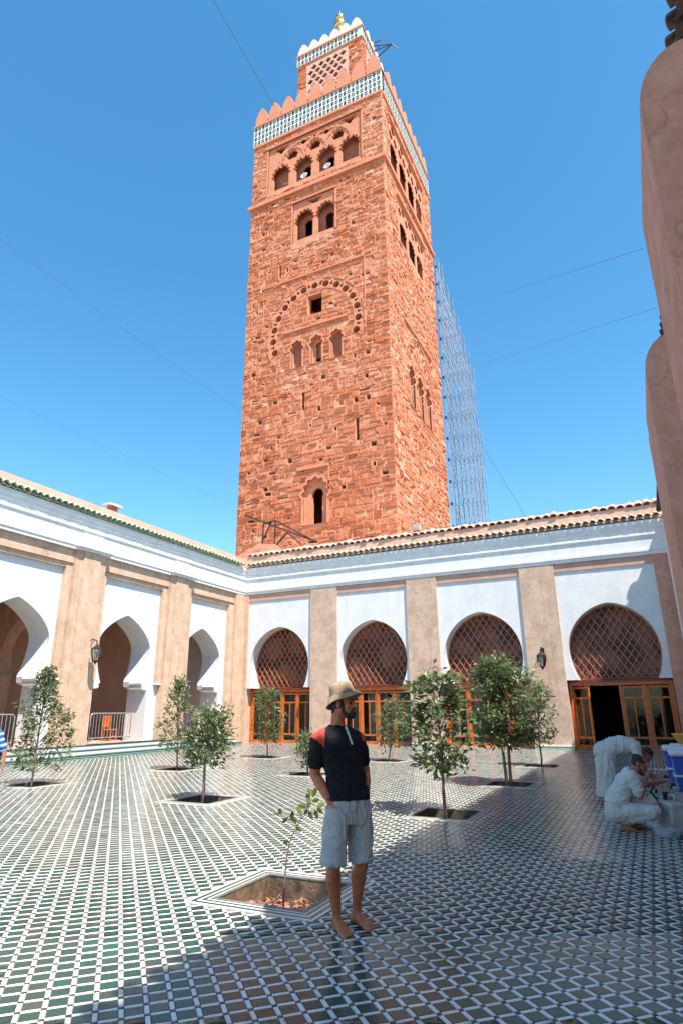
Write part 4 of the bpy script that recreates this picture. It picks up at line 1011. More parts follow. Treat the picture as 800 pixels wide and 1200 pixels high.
def fuse(mb, name, m, parent, voxel, smooth=4, wr=0., wscale=9., wz=None, seed=0, ridged=False):
    """joins overlapping volumes into one continuous skin"""
    me = mb.mesh(name, False, True); o = bpy.data.objects.new(name, me); COL.objects.link(o)
    rm = o.modifiers.new('r', 'REMESH'); rm.mode = 'VOXEL'; rm.voxel_size = voxel
    sm = o.modifiers.new('s', 'SMOOTH'); sm.factor = .5; sm.iterations = smooth
    dg = bpy.context.evaluated_depsgraph_get(); me2 = bpy.data.meshes.new_from_object(o.evaluated_get(dg)); me2.name = name
    bpy.data.objects.remove(o); me2.materials.clear(); me2.materials.append(m)
    if wr:
        N = len(me2.vertices); co = np.empty(N*3); no = np.empty(N*3); me2.vertices.foreach_get('co', co); me2.vertices.foreach_get('normal', no)
        co = co.reshape(-1, 3); no = no.reshape(-1, 3); sc_ = wz or (1, 1, 1)
        for i in range(N):
            p = co[i]; q = (p[0]*wscale*sc_[0]+seed, p[1]*wscale*sc_[1], p[2]*wscale*sc_[2])
            n1 = mnoise.noise(q); n2 = mnoise.noise((q[0]*1.9+7, q[1]*1.9, q[2]*1.9))
            co[i] += no[i]*wr*(max(0, 1-4.5*abs(n1))*1.0+max(0, 1-5*abs(n2))*.55+.7*n1 if ridged else n1+.5*n2)
        me2.vertices.foreach_set('co', co.ravel())
    me2.polygons.foreach_set('use_smooth', [True]*len(me2.polygons)); me2.update()
    return link(bpy.data.objects.new(name, me2), parent)
def hand(mb, wrist, dirv, palmn, L=.185, curl=.5, side=1, thumb=True):
    """palm with five fingers; dirv along the fingers, palmn palm normal, thumb on side"""
    d = Vector(dirv).normalized(); n = Vector(palmn); n = (n-d*n.dot(d)).normalized(); s = d.cross(n)*side
    w0 = Vector(wrist); pc = w0+d*L*.27
    ell(mb, pc, (L*.30, L*.23, L*.085), (d, s, n))
    for k, (off, ln) in enumerate(((.17, .42), (.06, .47), (-.055, .43), (-.165, .34))):
        p = w0+d*L*.46+s*L*off; a = p; dd = d.copy(); seg = L*ln/3*1.15
        for q in range(3):
            dd = (dd*math.cos(curl*.55)+n*math.sin(curl*.55)).normalized(); n2 = n; b = a+dd*seg; caps(mb, a, .0095-.001*q, b, .009-.001*q, 8); a = b
    if thumb:
        p = w0+d*L*.14+s*L*.18; b = p+(d*.55+s*.6+n*.3).normalized()*L*.2; c = b+(d*.9+s*.15+n*.35).normalized()*L*.17
        caps(mb, p, .013, b, .011, 8); caps(mb, b, .011, c, .008, 8)
def foot(mb, heel, toe, h=.07, w=.045):
    heel, toe = Vector(heel), Vector(toe); d = (toe-heel).normalized(); s = Vector((0, 0, 1)).cross(d); L = (toe-heel).length
    rings = []
    for f, ww, zt in ((0, .55, .045), (.12, .72, .065), (.3, .70, .085), (.5, .82, .066), (.68, 1.0, .045), (.80, 1.0, .032)):
        rings.append((heel+d*L*f+Vector((0, 0, zt/2)), s, w*ww, Vector((0, 0, 1)), zt/2))
    loft(mb, rings, 16, 2.6)
    for k, off in enumerate((-.75, -.35, 0.02, .38, .72)):
        big = k == 0
        a = heel+d*L*(.76-(.03*abs(k-1)))+s*w*off*1.02+Vector((0, 0, .016)); b = heel+d*L*(1-.035*max(0, k-0)*1.1)+s*w*off*1.1+Vector((0, 0, .011))
        caps(mb, a, .0125 if big else .009, b, .0125 if big else .008, 8)
def head(mb, c, f, up, k=1.0, jaw=1.0):
    """c = centre of the cranium; f = facing direction"""
    f = Vector(f).normalized(); up = Vector(up); up = (up-f*up.dot(f)).normalized(); l = up.cross(f); c = Vector(c); P = lambda a, b, d: c+f*a*k+l*b*k+up*d*k
    ell(mb, P(-.008, 0, .02), (.097*k, .076*k, .088*k), (f, l, up))
    ell(mb, P(.028, 0, -.055), (.066*k, .060*k, .078*k), (f, l, up)); ell(mb, P(.062, 0, -.112), (.028*k, .030*k, .022*k), (f, l, up))
    ell(mb, P(.076, 0, .006), (.016*k, .052*k, .014*k), (f, l, up))                                                        # brow
    caps(mb, P(.085, 0, -.006), .009*k, P(.112, 0, -.042), .0135*k, 8); ell(mb, P(.094, .014, -.046), (.010*k, .009*k, .008*k)); ell(mb, P(.094, -.014, -.046), (.010*k, .009*k, .008*k))
    ell(mb, P(.088, 0, -.072), (.012*k, .024*k, .007*k), (f, l, up)); ell(mb, P(.086, 0, -.084), (.012*k, .022*k, .008*k), (f, l, up))   # lips
    for s in (-1, 1):
        ell(mb, P(.05, .042*s, -.035), (.028*k, .022*k, .026*k), (f, l, up)); ell(mb, P(-.012, .078*s, -.022), (.020*k, .009*k, .034*k), (f, l, up))
    return P
Z = Vector((0, 0, 1))
class Fr:      # local frame: s to the picture's right, t towards the camera, z up
    def __init__(s, x, y):
        s.o = Vector((x, y, 0)); nd = s.o.normalized(); s.t = -nd; s.s = Vector((nd.y, -nd.x, 0))
    def __call__(s, a, b, z): return s.s*a+s.t*b+Vector((0, 0, z))          # relative to the person's empty
    def d(s, a, b, z=0): return (s.s*a+s.t*b+Vector((0, 0, z))).normalized()

# ---- the standing man
Fm = Fr(-2.28, 4.84)
man = tag(empty('person', Fm.o), 'man in khaki bucket hat, black shirt and pale shorts standing barefoot, hands in pockets', 'person')
FWD = Fm.d(math.sin(R(26)), math.cos(R(26))); LAT = Fm.d(math.cos(R(26)), -math.sin(R(26)))
Sc, Pc = Fm(-.095, -.02, 1.435), Fm(-.015, -.03, .94)
shR, shL = Sc-LAT*.182-Z*.085, Sc+LAT*.182-Z*.085
hipR, hipL = Pc-LAT*.095-Z*.05, Pc+LAT*.095-Z*.05
knR, anR = Fm(-.135, .06, .475), Fm(-.115, -.055, .085); knL, anL = Fm(.078, -.055, .475), Fm(.04, -.185, .09)
elR, wrR = Fm(-.285, -.02, 1.10), Fm(-.152, .072, .90); elL, wrL = Fm(.125, -.20, 1.10), Fm(.130, -.085, .905)
HC = Fm(-.045, -.01, 1.665); HF = Fm.d(math.sin(R(64)), math.cos(R(64)), .02)
b = MB()
Pm = head(b, HC, HF, Z)
chain(b, [(Sc-Z*.02-FWD*.01, .062), (Sc+Z*.10+FWD*.0, .057), (HC-Z*.05-HF*.015, .058)])
loft(b, [(Pc+(Sc-Pc)*f, LAT, ra, FWD, rb) for f, ra, rb in ((-.15, .15, .10), (.1, .145, .095), (.4, .135, .085), (.75, .165, .1), (.90, .16, .085), (1.0, .08, .06))])
for sh, el_, wr, sg in ((shR, elR, wrR, 1), (shL, elL, wrL, -1)):
    m1 = sh.lerp(el_, .45); m2 = el_.lerp(wr, .3)
    chain(b, [(sh, .060), (m1, .054), (el_, .044), (m2, .046), (el_.lerp(wr, .75), .034), (wr, .028)])
    hd = (hipR if sg > 0 else hipL)-wr; hand(b, wr, Vector((0, 0, -1))+FWD*.1+LAT*(.28*sg), LAT*sg, .17, .15, sg)
for hp, kn, an, he, to in ((hipR, knR, anR, Fm(-.135, -.105, 0), Fm(-.015, .145, 0)), (hipL, knL, anL, Fm(.01, -.245, 0), Fm(.165, .0, 0))):
    cal = kn.lerp(an, .32)-FWD*.018
    chain(b, [(hp, .085), (hp.lerp(kn, .4), .078), (kn+Z*.05, .062), (kn, .060), (kn-Z*.05, .053), (cal, .062), (kn.lerp(an, .62)-FWD*.008, .047), (an+Z*.02, .034), (an-Z*.03, .037)])
    foot(b, he, to, w=.052)
fuse(b, 'body', MT['skin'], man, .0052, 2, .0025, 14)
# shirt
b = MB()
loft(b, [(Pc+(Sc-Pc)*f+FWD*off, LAT, ra, FWD, rb) for f, ra, rb, off in ((-.05, .172, .118, 0), (.05, .170, .118, 0), (.25, .162, .112, 0), (.5, .168, .112, .004), (.75, .19, .118, .006), (.88, .185, .108, 0), (.96, .145, .092, -.005), (1.02, .095, .074, -.004), (1.075, .066, .060, -.004))], 28, 2.5)
for sh, el_ in ((shR, elR), (shL, elL)):
    q = sh.lerp(el_, .62); chain(b, [(Sc.lerp(sh, .45)+Z*.005, .062), (sh+Z*.004, .062), (sh.lerp(el_, .3), .066), (q, .064)])
    dd = (el_-sh).normalized(); caps(b, q, .0625, q+dd*.001, .062)
shirt = fuse(b, 'shirt', MT['shirt'], man, .007, 1, .008, 6, (1, 1, 1.6), 3, True)
def shell(name, src, m, parent, test, off):
    """a raised copy of part of a cloth surface"""
    bm = bmesh.new(); bm.from_mesh(src.data)
    bmesh.ops.delete(bm, geom=[f for f in bm.faces if not test(f.calc_center_median())], context='FACES')
    for v in bm.verts: v.co += v.normal*off
    bmesh.ops.solidify(bm, geom=bm.faces[:], thickness=-.001)
    me = bpy.data.meshes.new(name); bm.to_mesh(me); bm.free(); me.materials.clear(); me.materials.append(m)
    me.polygons.foreach_set('use_smooth', [True]*len(me.polygons)); return link(bpy.data.objects.new(name, me), parent)
shell('shoulder_red', shirt, MT['red'], shirt, lambda p: (p-shR).length < .13 and p.z > 1.31 and (p-Sc).dot(LAT) < -.12 and (p.z-1.335)+((p-Sc).dot(LAT)+.18)*.8 > .0 and (p-shR).dot(Fm.s) < .06, .002)  # red areas laid over the black shirt at the shoulders
shell('shoulder_red', shirt, MT['red'], shirt, lambda p: (p-shL).length < .10 and p.z > 1.35 and (p-Sc).dot(LAT) > .185, .002)
p0 = Sc+FWD*.10
pl = MB()
for k in range(9):
    f = k/8; c_ = Fm(-.04+.05*f, .075+.03*f, 1.465-.135*f); pl.v += [tuple(c_-LAT*(.008-.003*f)+FWD*.020), tuple(c_+LAT*(.008-.003*f)+FWD*.020)]
pl.f = [(2*k, 2*k+1, 2*k+3, 2*k+2) for k in range(8)]
pk = pl.build('placket', MT['thobe'], shirt); pk.modifiers.new('t', 'SOLIDIFY').thickness = .012
for k in range(3):
    c_ = Fm(-.028+.014*k, .112+.009*k, 1.43-.035*k); bb = MB(); ell(bb, c_+FWD*.004, (.006, .006, .006), None, 8, 6); bb.build('button', MT['rubber'], shirt, smooth=True)
# shorts
b = MB()
loft(b, [(Pc+Z*dz, LAT, ra, FWD, rb) for dz, ra, rb in ((-.005, .150, .100), (-.05, .168, .114), (-.14, .184, .124), (-.20, .182, .118))], 28, 2.4)
for hp, kn in ((hipR, knR), (hipL, knL)):
    dirv = (kn-hp).normalized(); pts = []
    for f, ra in ((.08, .098), (.3, .100), (.6, .097), (.85, .097), (1.02, .099)):
        c_ = hp.lerp(kn, f); pts.append((c_, LAT, ra*.95, FWD, ra*1.04))
    loft(b, pts, 24, 2.2)
shorts = fuse(b, 'shorts', MT['shorts'], man, .0065, 1, .010, 6, (1.5, 1.5, .9), 11, True)
wb = MB(); loft(wb, [(Pc-Z*.03, LAT, .158, FWD, .107), (Pc-Z*.002, LAT, .156, FWD, .104)], 28, 2.4); wb.build('waistband', MT['shorts'], shorts, smooth=True)
for hp, kn in ((hipR, knR), (hipL, knL)):
    hm = MB(); c_ = hp.lerp(kn, .99); loft(hm, [(c_-Z*.012, LAT, .098*.97, FWD, .098*1.06), (c_+Z*.018, LAT, .098*.97, FWD, .098*1.06)], 24, 2.2); hm.build('hem', MT['shorts'], shorts, smooth=True)
for sg, hp in ((-1, hipR), (1, hipL)):
    pkx = MB(); a0 = Pc+LAT*sg*.10+FWD*.122+Z*.0; a1 = Pc+LAT*sg*.178+FWD*.05-Z*.13; pkx.tube([a0-Z*.03, a0.lerp(a1, .5)+FWD*.008+LAT*sg*.008-Z*.015, a1], .003, 6); pkx.build('pocket_edge', MT['shorts'], shorts, smooth=True)
# hat: crown and sloping brim, tipped back
HL = Z.cross(HF).normalized(); tl = math.radians(-17); HU = (Z*math.cos(tl)+HF*math.sin(tl)).normalized(); HX = HL.cross(HU).normalized()*1
if HX.dot(HF) < 0: HX = -HX
hb = HC+Z*.052-HF*.012
hat = MB(); n = 28
prof = [(.158, -.042), (.150, -.034), (.112, -.002), (.101, .012), (.100, .030), (.094, .075), (.080, .096), (.04, .104), (.001, .105)]
for r_, z_ in prof:
    for k in range(n):
        t_ = 2*math.pi*k/n; back = max(0, -math.cos(t_)); wob = 1+.03*math.sin(3*t_+1)
        hat.v.append(tuple(hb+HX*math.cos(t_)*r_*1.06*wob+HL*math.sin(t_)*r_*.92*wob+HU*(z_-(.035*back if r_ > .13 else 0)+.006*math.sin(2*t_+.5))))
for i in range(len(prof)-1):
    for k in range(n): k2 = (k+1) % n; hat.f.append((i*n+k, i*n+k2, (i+1)*n+k2, (i+1)*n+k))
ho = hat.build('hat', MT['khaki'], man, smooth=True); ho.modifiers.new('t', 'SOLIDIFY').thickness = .004
bd = MB(); 
for z_, r_ in ((.004, .1085), (.022, .1045)):
    for k in range(n): t_ = 2*math.pi*k/n; bd.v.append(tuple(hb+HX*math.cos(t_)*r_*1.06+HL*math.sin(t_)*r_*.92+HU*z_))
for k in range(n): k2 = (k+1) % n; bd.f.append((k, k2, n+k2, n+k))
bd.build('hat_band', MT['khaki'], ho, smooth=True)
# hair, beard, brows, eyes
h = MB(); ell(h, Pm(-.035, 0, -.005), (.075, .080, .075), (HF, HL, Z)); ell(h, Pm(-.072, 0, -.075), (.035, .058, .062), (HF, HL, Z)); ell(h, Pm(-.078, .0, -.13), (.024, .046, .055), (HF, HL, Z))
for s in (-1, 1): ell(h, Pm(.018, .068*s, -.022), (.014, .012, .042), (HF, HL, Z))
fuse(h, 'hair', MT['hair'], man, .006, 1, .006, 60)
h = MB(); ell(h, Pm(.058, 0, -.120), (.040, .042, .026), (HF, HL, Z)); ell(h, Pm(.092, 0, -.062), (.008, .026, .006), (HF, HL, Z))
ell(h, Pm(.094, 0, -.098), (.008, .014, .012), (HF, HL, Z))
for s in (-1, 1): chain(h, [(Pm(.020, .064*s, -.045), .011), (Pm(.022, .058*s, -.085), .017), (Pm(.048, .038*s, -.112), .021), (Pm(.078, .015*s, -.118), .016)]); caps(h, Pm(.092, .024*s, -.066), .006, Pm(.076, .032*s, -.105), .010)
fuse(h, 'beard', MT['hair'], man, .005, 1, .004, 80)
for s in (-1, 1):
    e = MB(); ell(e, Pm(.078, .031*s, -.014), (.011, .013, .009), (HF, HL, Z)); e.build('eye', MT['rubber'], man, smooth=True)
    e = MB(); caps(e, Pm(.090, .016*s, .010), .0055, Pm(.078, .05*s, .006), .004, 8); e.build('eyebrow', MT['hair'], man, smooth=True)
bw = MB(); loft(bw, [(wrR+Z*.02+FWD*.0, LAT, .031, FWD, .031), (wrR+Z*.032, LAT, .032, FWD, .032)], 16, 2); bw.build('bracelet', MT['rubber'], man, smooth=True)

# ---- the squatting man at the taps
Fs = Fr(-.54, 10.01)
sq_ = tag(empty('person', Fs.o), 'man in pale grey shirt and trousers squatting at the water coolers', 'person')
RT = Fs.s; NT = Fs.t
hip = Fs(-.13, 0, .24); chest = Fs(.06, 0, .58); sh0 = Fs(.15, .0, .72)
b = MB(); HS = Fs(.27, .03, .85); HFs = (Fs.d(.92, .12, -.38)); Ps = head(b, HS, HFs, Z, .98)
chain(b, [(sh0-RT*.01, .06), (HS-HFs*.03-Z*.06, .055)])
loft(b, [(hip, NT, .15, RT, .11), (hip.lerp(sh0, .5), NT, .14, (RT*.8-Z*.4).normalized(), .10), (sh0, NT, .15, (RT*.8-Z*.4).normalized(), .08)])
aN = (sh0+NT*.17-Z*.03, Fs(.22, .20, .45), Fs(.325, .12, .68)); aF = (sh0-NT*.17-Z*.03, Fs(.34, -.18, .56), Fs(.56, -.08, .635))
for a in (aN, aF): chain(b, [(a[0], .055), (a[0].lerp(a[1], .5), .05), (a[1], .038), (a[1].lerp(a[2], .3), .038), (a[2], .026)])
hand(b, aN[2], Fs.d(.35, -.15, .9), Fs.d(.7, -.6, .1), .17, 1.1, 1); hand(b, aF[2], Fs.d(.9, .15, .0), Fs.d(.1, .2, -1), .17, .9, -1)
for s, kn, an in ((1, Fs(.36, .12, .27), Fs(-.02, .10, .07)), (-1, Fs(.34, -.14, .33), Fs(.12, -.14, .07))):
    chain(b, [(hip+NT*.09*s, .085), (kn, .055), (kn.lerp(an, .4), .05), (an, .034)]); foot(b, an+RT*-.07-Vector((0, 0, an.z)), an+RT*.19-Vector((0, 0, an.z)), w=.045)
fuse(b, 'body', MT['skin2'], sq_, .0075, 2)
b = MB(); ax = (RT*.75-Z*.5).normalized()
loft(b, [(Fs(-.15, 0, .20), NT, .185, ax, .12), (Fs(-.12, 0, .30), NT, .195, ax, .145), (Fs(-.03, 0, .46), NT, .185, ax, .145), (Fs(.06, 0, .60), NT, .185, ax, .13), (Fs(.125, 0, .70), NT, .17, ax, .10), (Fs(.165, 0, .765), NT, .09, ax, .07)])
for a in (aN, aF): q = a[0].lerp(a[1], .72); chain(b, [(a[0], .075), (a[0].lerp(a[1], .4), .075), (q, .072)])
fuse(b, 'shirt', MT['thobe'], sq_, .009, 1, .014, 5, (1, 1, 2.0), 2, True)
b = MB()
for s, kn, an in ((1, Fs(.36, .12, .27), Fs(-.02, .10, .10)), (-1, Fs(.34, -.14, .33), Fs(.12, -.14, .10))):
    chain(b, [(hip+NT*.09*s-Z*.02, .13), (hip.lerp(kn, .5)+NT*.04*s, .105), (kn, .082), (kn.lerp(an, .45), .078), (an+Z*.05, .062)])
fuse(b, 'trousers', MT['thobe'], sq_, .009, 1, .010, 6, (1.6, 1.6, 1), 5, True)
h = MB(); ell(h, Ps(-.02, 0, .045), (.098, .082, .075), (HFs, Z.cross(HFs).normalized(), Z)); ell(h, Ps(-.06, 0, -.01), (.05, .072, .05), (HFs, Z.cross(HFs).normalized(), Z)); fuse(h, 'hair', MT['hair'], sq_, .008, 1, .005, 60)
h = MB(); ell(h, Ps(.055, 0, -.115), (.045, .045, .03), (HFs, Z.cross(HFs).normalized(), Z)); chain(h, [(Ps(.02, .06, -.05), .012), (Ps(.05, .04, -.11), .02)]); chain(h, [(Ps(.02, -.06, -.05), .012), (Ps(.05, -.04, -.11), .02)]); fuse(h, 'beard', MT['hair'], sq_, .006, 1)

# ---- the bending man behind him
Fb = Fr(-.90, 12.72); RT = Fb.s; NT = Fb.t
bm_ = tag(empty('person', Fb.o), 'man in long pale grey robe bending over behind the squatting man', 'person')
hip = Fb(.06, 0, .86); sh0 = Fb(.52, 0, .93); b = MB(); HS = Fb(.70, .03, .80); HFb = Fb.d(.55, .1, -.8); Pb = head(b, HS, HFb, Fb.d(.8, 0, .55), .98)
chain(b, [(sh0, .06), (HS-HFb*.02, .056)])
loft(b, [(hip, NT, .15, Z, .11), (hip.lerp(sh0, .5), NT, .14, Z, .10), (sh0, NT, .15, Z, .08)])
aN = (sh0+NT*.17, Fb(.56, .22, .62), Fb(.72, .17, .42)); aF = (sh0-NT*.17, Fb(.58, -.2, .62), Fb(.78, -.12, .42))
for a in (aN, aF): chain(b, [(a[0], .055), (a[0].lerp(a[1], .5), .05), (a[1], .038), (a[2], .026)]); hand(b, a[2], Fb.d(.5, 0, -.8), Fb.d(.7, 0, .6), .17, .6, 1)
for s in (1, -1):
    kn, an = Fb(.06, .10*s, .47), Fb(.0, .10*s, .08); chain(b, [(hip+NT*.09*s, .085), (kn, .055), (an, .034)]); foot(b, an-RT*.07-Z*.08, an+RT*.19-Z*.08)
fuse(b, 'body', MT['skin2'], bm_, .009, 2)
b = MB()
loft(b, [(Fb(-.02, 0, .10), NT, .235, RT, .19), (Fb(0, 0, .4), NT, .215, RT, .17), (Fb(.01, 0, .7), NT, .20, RT, .165), (Fb(.05, 0, .84), NT, .19, (RT+Z*.5).normalized(), .17)])
loft(b, [(Fb(-.02, 0, .82), NT, .17, Z, .12), (Fb(.12, 0, .91), NT, .195, Z, .16), (Fb(.32, 0, .95), NT, .195, Z, .145), (Fb(.5, 0, .94), NT, .18, Z, .115), (Fb(.60, 0, .91), NT, .09, Z, .08)])
ell(b, Fb(.02, 0, .84), (.19, .185, .17), (RT, NT, Z)); ell(b, Fb(.14, 0, .93), (.16, .185, .13), (RT, NT, Z))
for a in (aN, aF): chain(b, [(a[0], .075), (a[1], .07), (a[1].lerp(a[2], .5), .062)])
fuse(b, 'robe', MT['thobe'], bm_, .010, 1, .018, 4.5, (1.9, 1.9, .4), 8, True)
h = MB(); uu = Fb.d(.8, 0, .55); ell(h, Pb(-.02, 0, .045), (.098, .082, .075), (HFb, uu.cross(HFb).normalized(), uu)); fuse(h, 'hair', MT['hair'], bm_, .008, 1, .005, 60)

# ---- the person in blue at the left edge, seen from the side, bending down
Fl = Fr(-13.72, 10.36); RT = Fl.s; NT = Fl.t
bl_ = tag(empty('person', Fl.o), 'crouching person in blue shirt cut off by the left edge', 'person')
b = MB(); hip = Fl(-.30, 0, .52); sh0 = Fl(-.26, 0, 1.10); HS = Fl(-.42, 0, 1.30); HFl = Fl.d(-.85, .1, -.4); head(b, HS, HFl, Z)
chain(b, [(sh0, .06), (HS, .056)]); loft(b, [(hip, NT, .15, RT, .11), (sh0, NT, .15, RT, .09)])
aN = (sh0+NT*.19, Fl(-.08, .25, .74), Fl(-.07, .26, .42)); aF = (sh0-NT*.19, Fl(-.5, -.2, .8), Fl(-.7, -.15, .6))
for a in (aN, aF): chain(b, [(a[0], .058), (a[1], .046), (a[1].lerp(a[2], .3), .046), (a[2], .03)]); hand(b, a[2], Fl.d(.05, 0, -1), Fl.d(-1, 0, 0), .18, .4, 1)
for s in (1, -1):
    kn, an = Fl(-.62, .14*s, .5), Fl(-.18, .12*s, .09); chain(b, [(hip+NT*.1*s, .09), (kn, .06), (an, .038)]); foot(b, an+RT*.12-Z*.09, an-RT*.14-Z*.09)
fuse(b, 'body', MT['skin'], bl_, .01, 2)
b = MB(); loft(b, [(Fl(-.30, 0, .46), NT, .2, RT, .17), (Fl(-.29, 0, .8), NT, .2, RT, .165), (Fl(-.27, 0, 1.08), NT, .2, RT, .14), (Fl(-.29, 0, 1.2), NT, .1, RT, .09)])
for a in (aN, aF): chain(b, [(a[0], .085), (a[0].lerp(a[1], .85), .078)])
bs = fuse(b, 'shirt', MT['blueshirt'], bl_, .012, 2, .012, 9)
for k in range(5):
    zc = .60+.13*k
    shell('stripe', bs, MT['paleblue'], bs, lambda p, zc=zc: abs(p.z-zc-.25*(p.dot(RT)+.2)) < .028, .003)
b = MB()
for s in (1, -1): chain(b, [(Fl(-.3, .1*s, .5), .13), (Fl(-.62, .14*s, .5), .095), (Fl(-.34, .13*s, .25), .075)])
fuse(b, 'trousers', MT['cyan'], bl_, .014, 2, .012, 8)

# ================================================================== THINGS BY THE RIGHT WING
def rbox(mb, x0, x1, y0, y1, z0, z1, tap=0., c=.02):
    """box with chamfered edges, tapered towards the base"""
    pts = []
    for z, g, cc in ((z0, tap, c), (z0+c, tap, 0), (z1-c, 0, 0), (z1, 0, c)):
        a0, a1, b0, b1 = x0+g+cc, x1-g-cc, y0+g+cc, y1-g-cc
        k = c
        pts.append([(a0+k, b0, z), (a1-k, b0, z), (a1, b0+k, z), (a1, b1-k, z), (a1-k, b1, z), (a0+k, b1, z), (a0, b1-k, z), (a0, b0+k, z)])
    b = len(mb.v)
    for p in pts: mb.v += p
    for i in range(3):
        for k in range(8): k2 = (k+1) % 8; mb.f.append((b+i*8+k, b+i*8+k2, b+i*8+8+k2, b+i*8+8+k))
    mb.f.append(tuple(b+k for k in range(8))[::-1]); mb.f.append(tuple(b+24+k for k in range(8))); return mb
bench = tag(empty('low_bench', (.46, 11.45, 0)), 'low grimy bench carrying the two blue water coolers', 'bench')
MB().box(-.34, .28, -1.15, 1.0, .40, .46).build('bench_top', MT['grime'], bench)
for x, y in ((-.30, -1.1), (.22, -1.1), (-.30, .94), (.22, .94)): MB().box(x, x+.06, y, y+.06, .006, .398).build('leg', MT['steel'], bench)
def cooler(x, y, lab, m2):
    t = tag(empty('water_cooler', (x, y, .46)), lab, 'water cooler', 'water coolers on the bench')
    rbox(MB(), -.19, .25, -.21, .21, .0, .48, .035, .03).build('tank', MT['cooler'], t)
    MB().box(-.195, -.165, -.15, .15, .05, .46).build('side_panel', MT[m2], t)
    l = rbox(MB(), -.225, .285, -.245, .245, .47, .545, 0, .022).build('lid', MT['lid'], t); rbox(MB(), -.1, .16, -.1, .1, .545, .575, 0, .01).build('lid_grip', MT['lid'], l)
    MB().box(-.205, .262, -.222, .222, .20, .225).build('band', MT['lid'], t)
    tp = MB().tube([(-.17, 0, .07), (-.25, 0, .07), (-.27, 0, .02)], .014, 8).build('tap', MT['rubber'], t, smooth=True); MB().box(-.26, -.21, -.03, .03, .084, .10).build('tap_lever', MT['rubber'], tp)
cooler(.34, 10.6, 'nearer blue water cooler with light blue side and white lid', 'cyan'); cooler(.27, 11.75, 'farther blue water cooler with white lid behind the nearer one', 'cooler')
bowl = tag(MB().lathe([(.001, 0), (.10, 0), (.17, .13), (.185, .135), (.18, .15), (.165, .14), (.095, .02), (.001, .02)], 24).build('bowl', MT['yellow'], None, (.40, 11.72, 1.037), smooth=True), 'yellow plastic bowl on the lid of a water cooler', 'bowl')
def jerrycan(x, y, rz, lab, m, k=1.0):
    t = tag(empty('jerry_can', (x, y, .006), R(rz)), lab, 'jerry can', 'plastic jerry cans on the floor')
    rbox(MB(), -.09*k, .09*k, -.14*k, .14*k, 0, .30*k, 0, .03).build('can', m, t)
    MB().tube([(0, -.10*k, .295*k), (0, -.09*k, .36*k), (0, .02*k, .36*k), (0, .05*k, .295*k)], .014*k, 8).build('handle', m, t, smooth=True)
    MB().lathe([(.03*k, .29*k), (.03*k, .345*k), (.034*k, .345*k), (.034*k, .375*k), (.001, .38*k)], 12, (0, .10*k, 0)).build('cap', MT['rubber'], t, smooth=True)
    for s in (-1, 1): MB().box(s*.0905*k-.003, s*.0905*k+.003, -.09*k, .09*k, .06*k, .22*k).build('moulded_panel', m, t)
jerrycan(.05, 10.12, 25, 'large grimy white jerry can lying nearest the plastic bag', MT['grime'], 1.25)
jerrycan(-.16, 11.9, -10, 'small beige jerry can beside the knee of the squatting man', MT['beigecan'], .85)
jerrycan(.02, 11.35, 5, 'white jerry can under the bench front between the other two cans', MT['lid'], .9)
b = MB(); ell(b, (0, 0, .05), (.17, .11, .06)); ell(b, (.14, .05, .05), (.11, .09, .05)); ell(b, (-.13, .06, .06), (.07, .07, .06)); caps(b, (-.16, .06, .1), .05, (-.26, .12, .14), .015)
pb = fuse(b, 'plastic_bag', MT['film'], None, .010, 1, .022, 14, None, 0, True); pb.location = (.0, 9.62, .006); tag(pb, 'crumpled clear plastic bag on the tiles by the right edge', 'bag')
b = MB(); ell(b, (.08, .0, .045), (.09, .06, .045)); fuse(b, 'bag_contents', MT['rubber'], pb, .014, 2, .02, 12)
st_ = tag(empty('slatted_stool', (-.05, 13.2, 0)), 'pale slatted stool behind the squatting man by the door', 'stool')
for k in range(6): MB().box(-.25+k*.085, -.25+k*.085+.06, -.2, .2, .50, .525).build('slat', MT['grime'], st_)
for x, y in ((-.23, -.18), (.2, -.18), (-.23, .15), (.2, .15)): MB().box(x, x+.04, y, y+.04, .006, .498).build('leg', MT['grime'], st_)
for k in range(4): MB().box(-.24, .235, -.19, -.17, .09+k*.1, .15+k*.1).build('side_slat', MT['grime'], st_)
tpv = tag(empty('tap_fitting', (.0, 10.9, .0)), 'blue tap fitting with black hose between the cans and coolers', 'tap')
MB().tube([(.1, 0, .3), (-.04, -.05, .34), (-.10, -.08, .28)], .035, 10).build('valve', MT['cyan'], tpv, smooth=True); MB().tube([(.1, 0, .3), (.1, .0, .006)], .02, 8).build('pipe', MT['steel'], tpv)
MB().tube([(-.10, -.08, .28), (-.2, -.05, .4), (-.12, .1, .5), (.05, .1, .55)], .018, 8).build('hose', MT['rubber'], tpv, smooth=True)

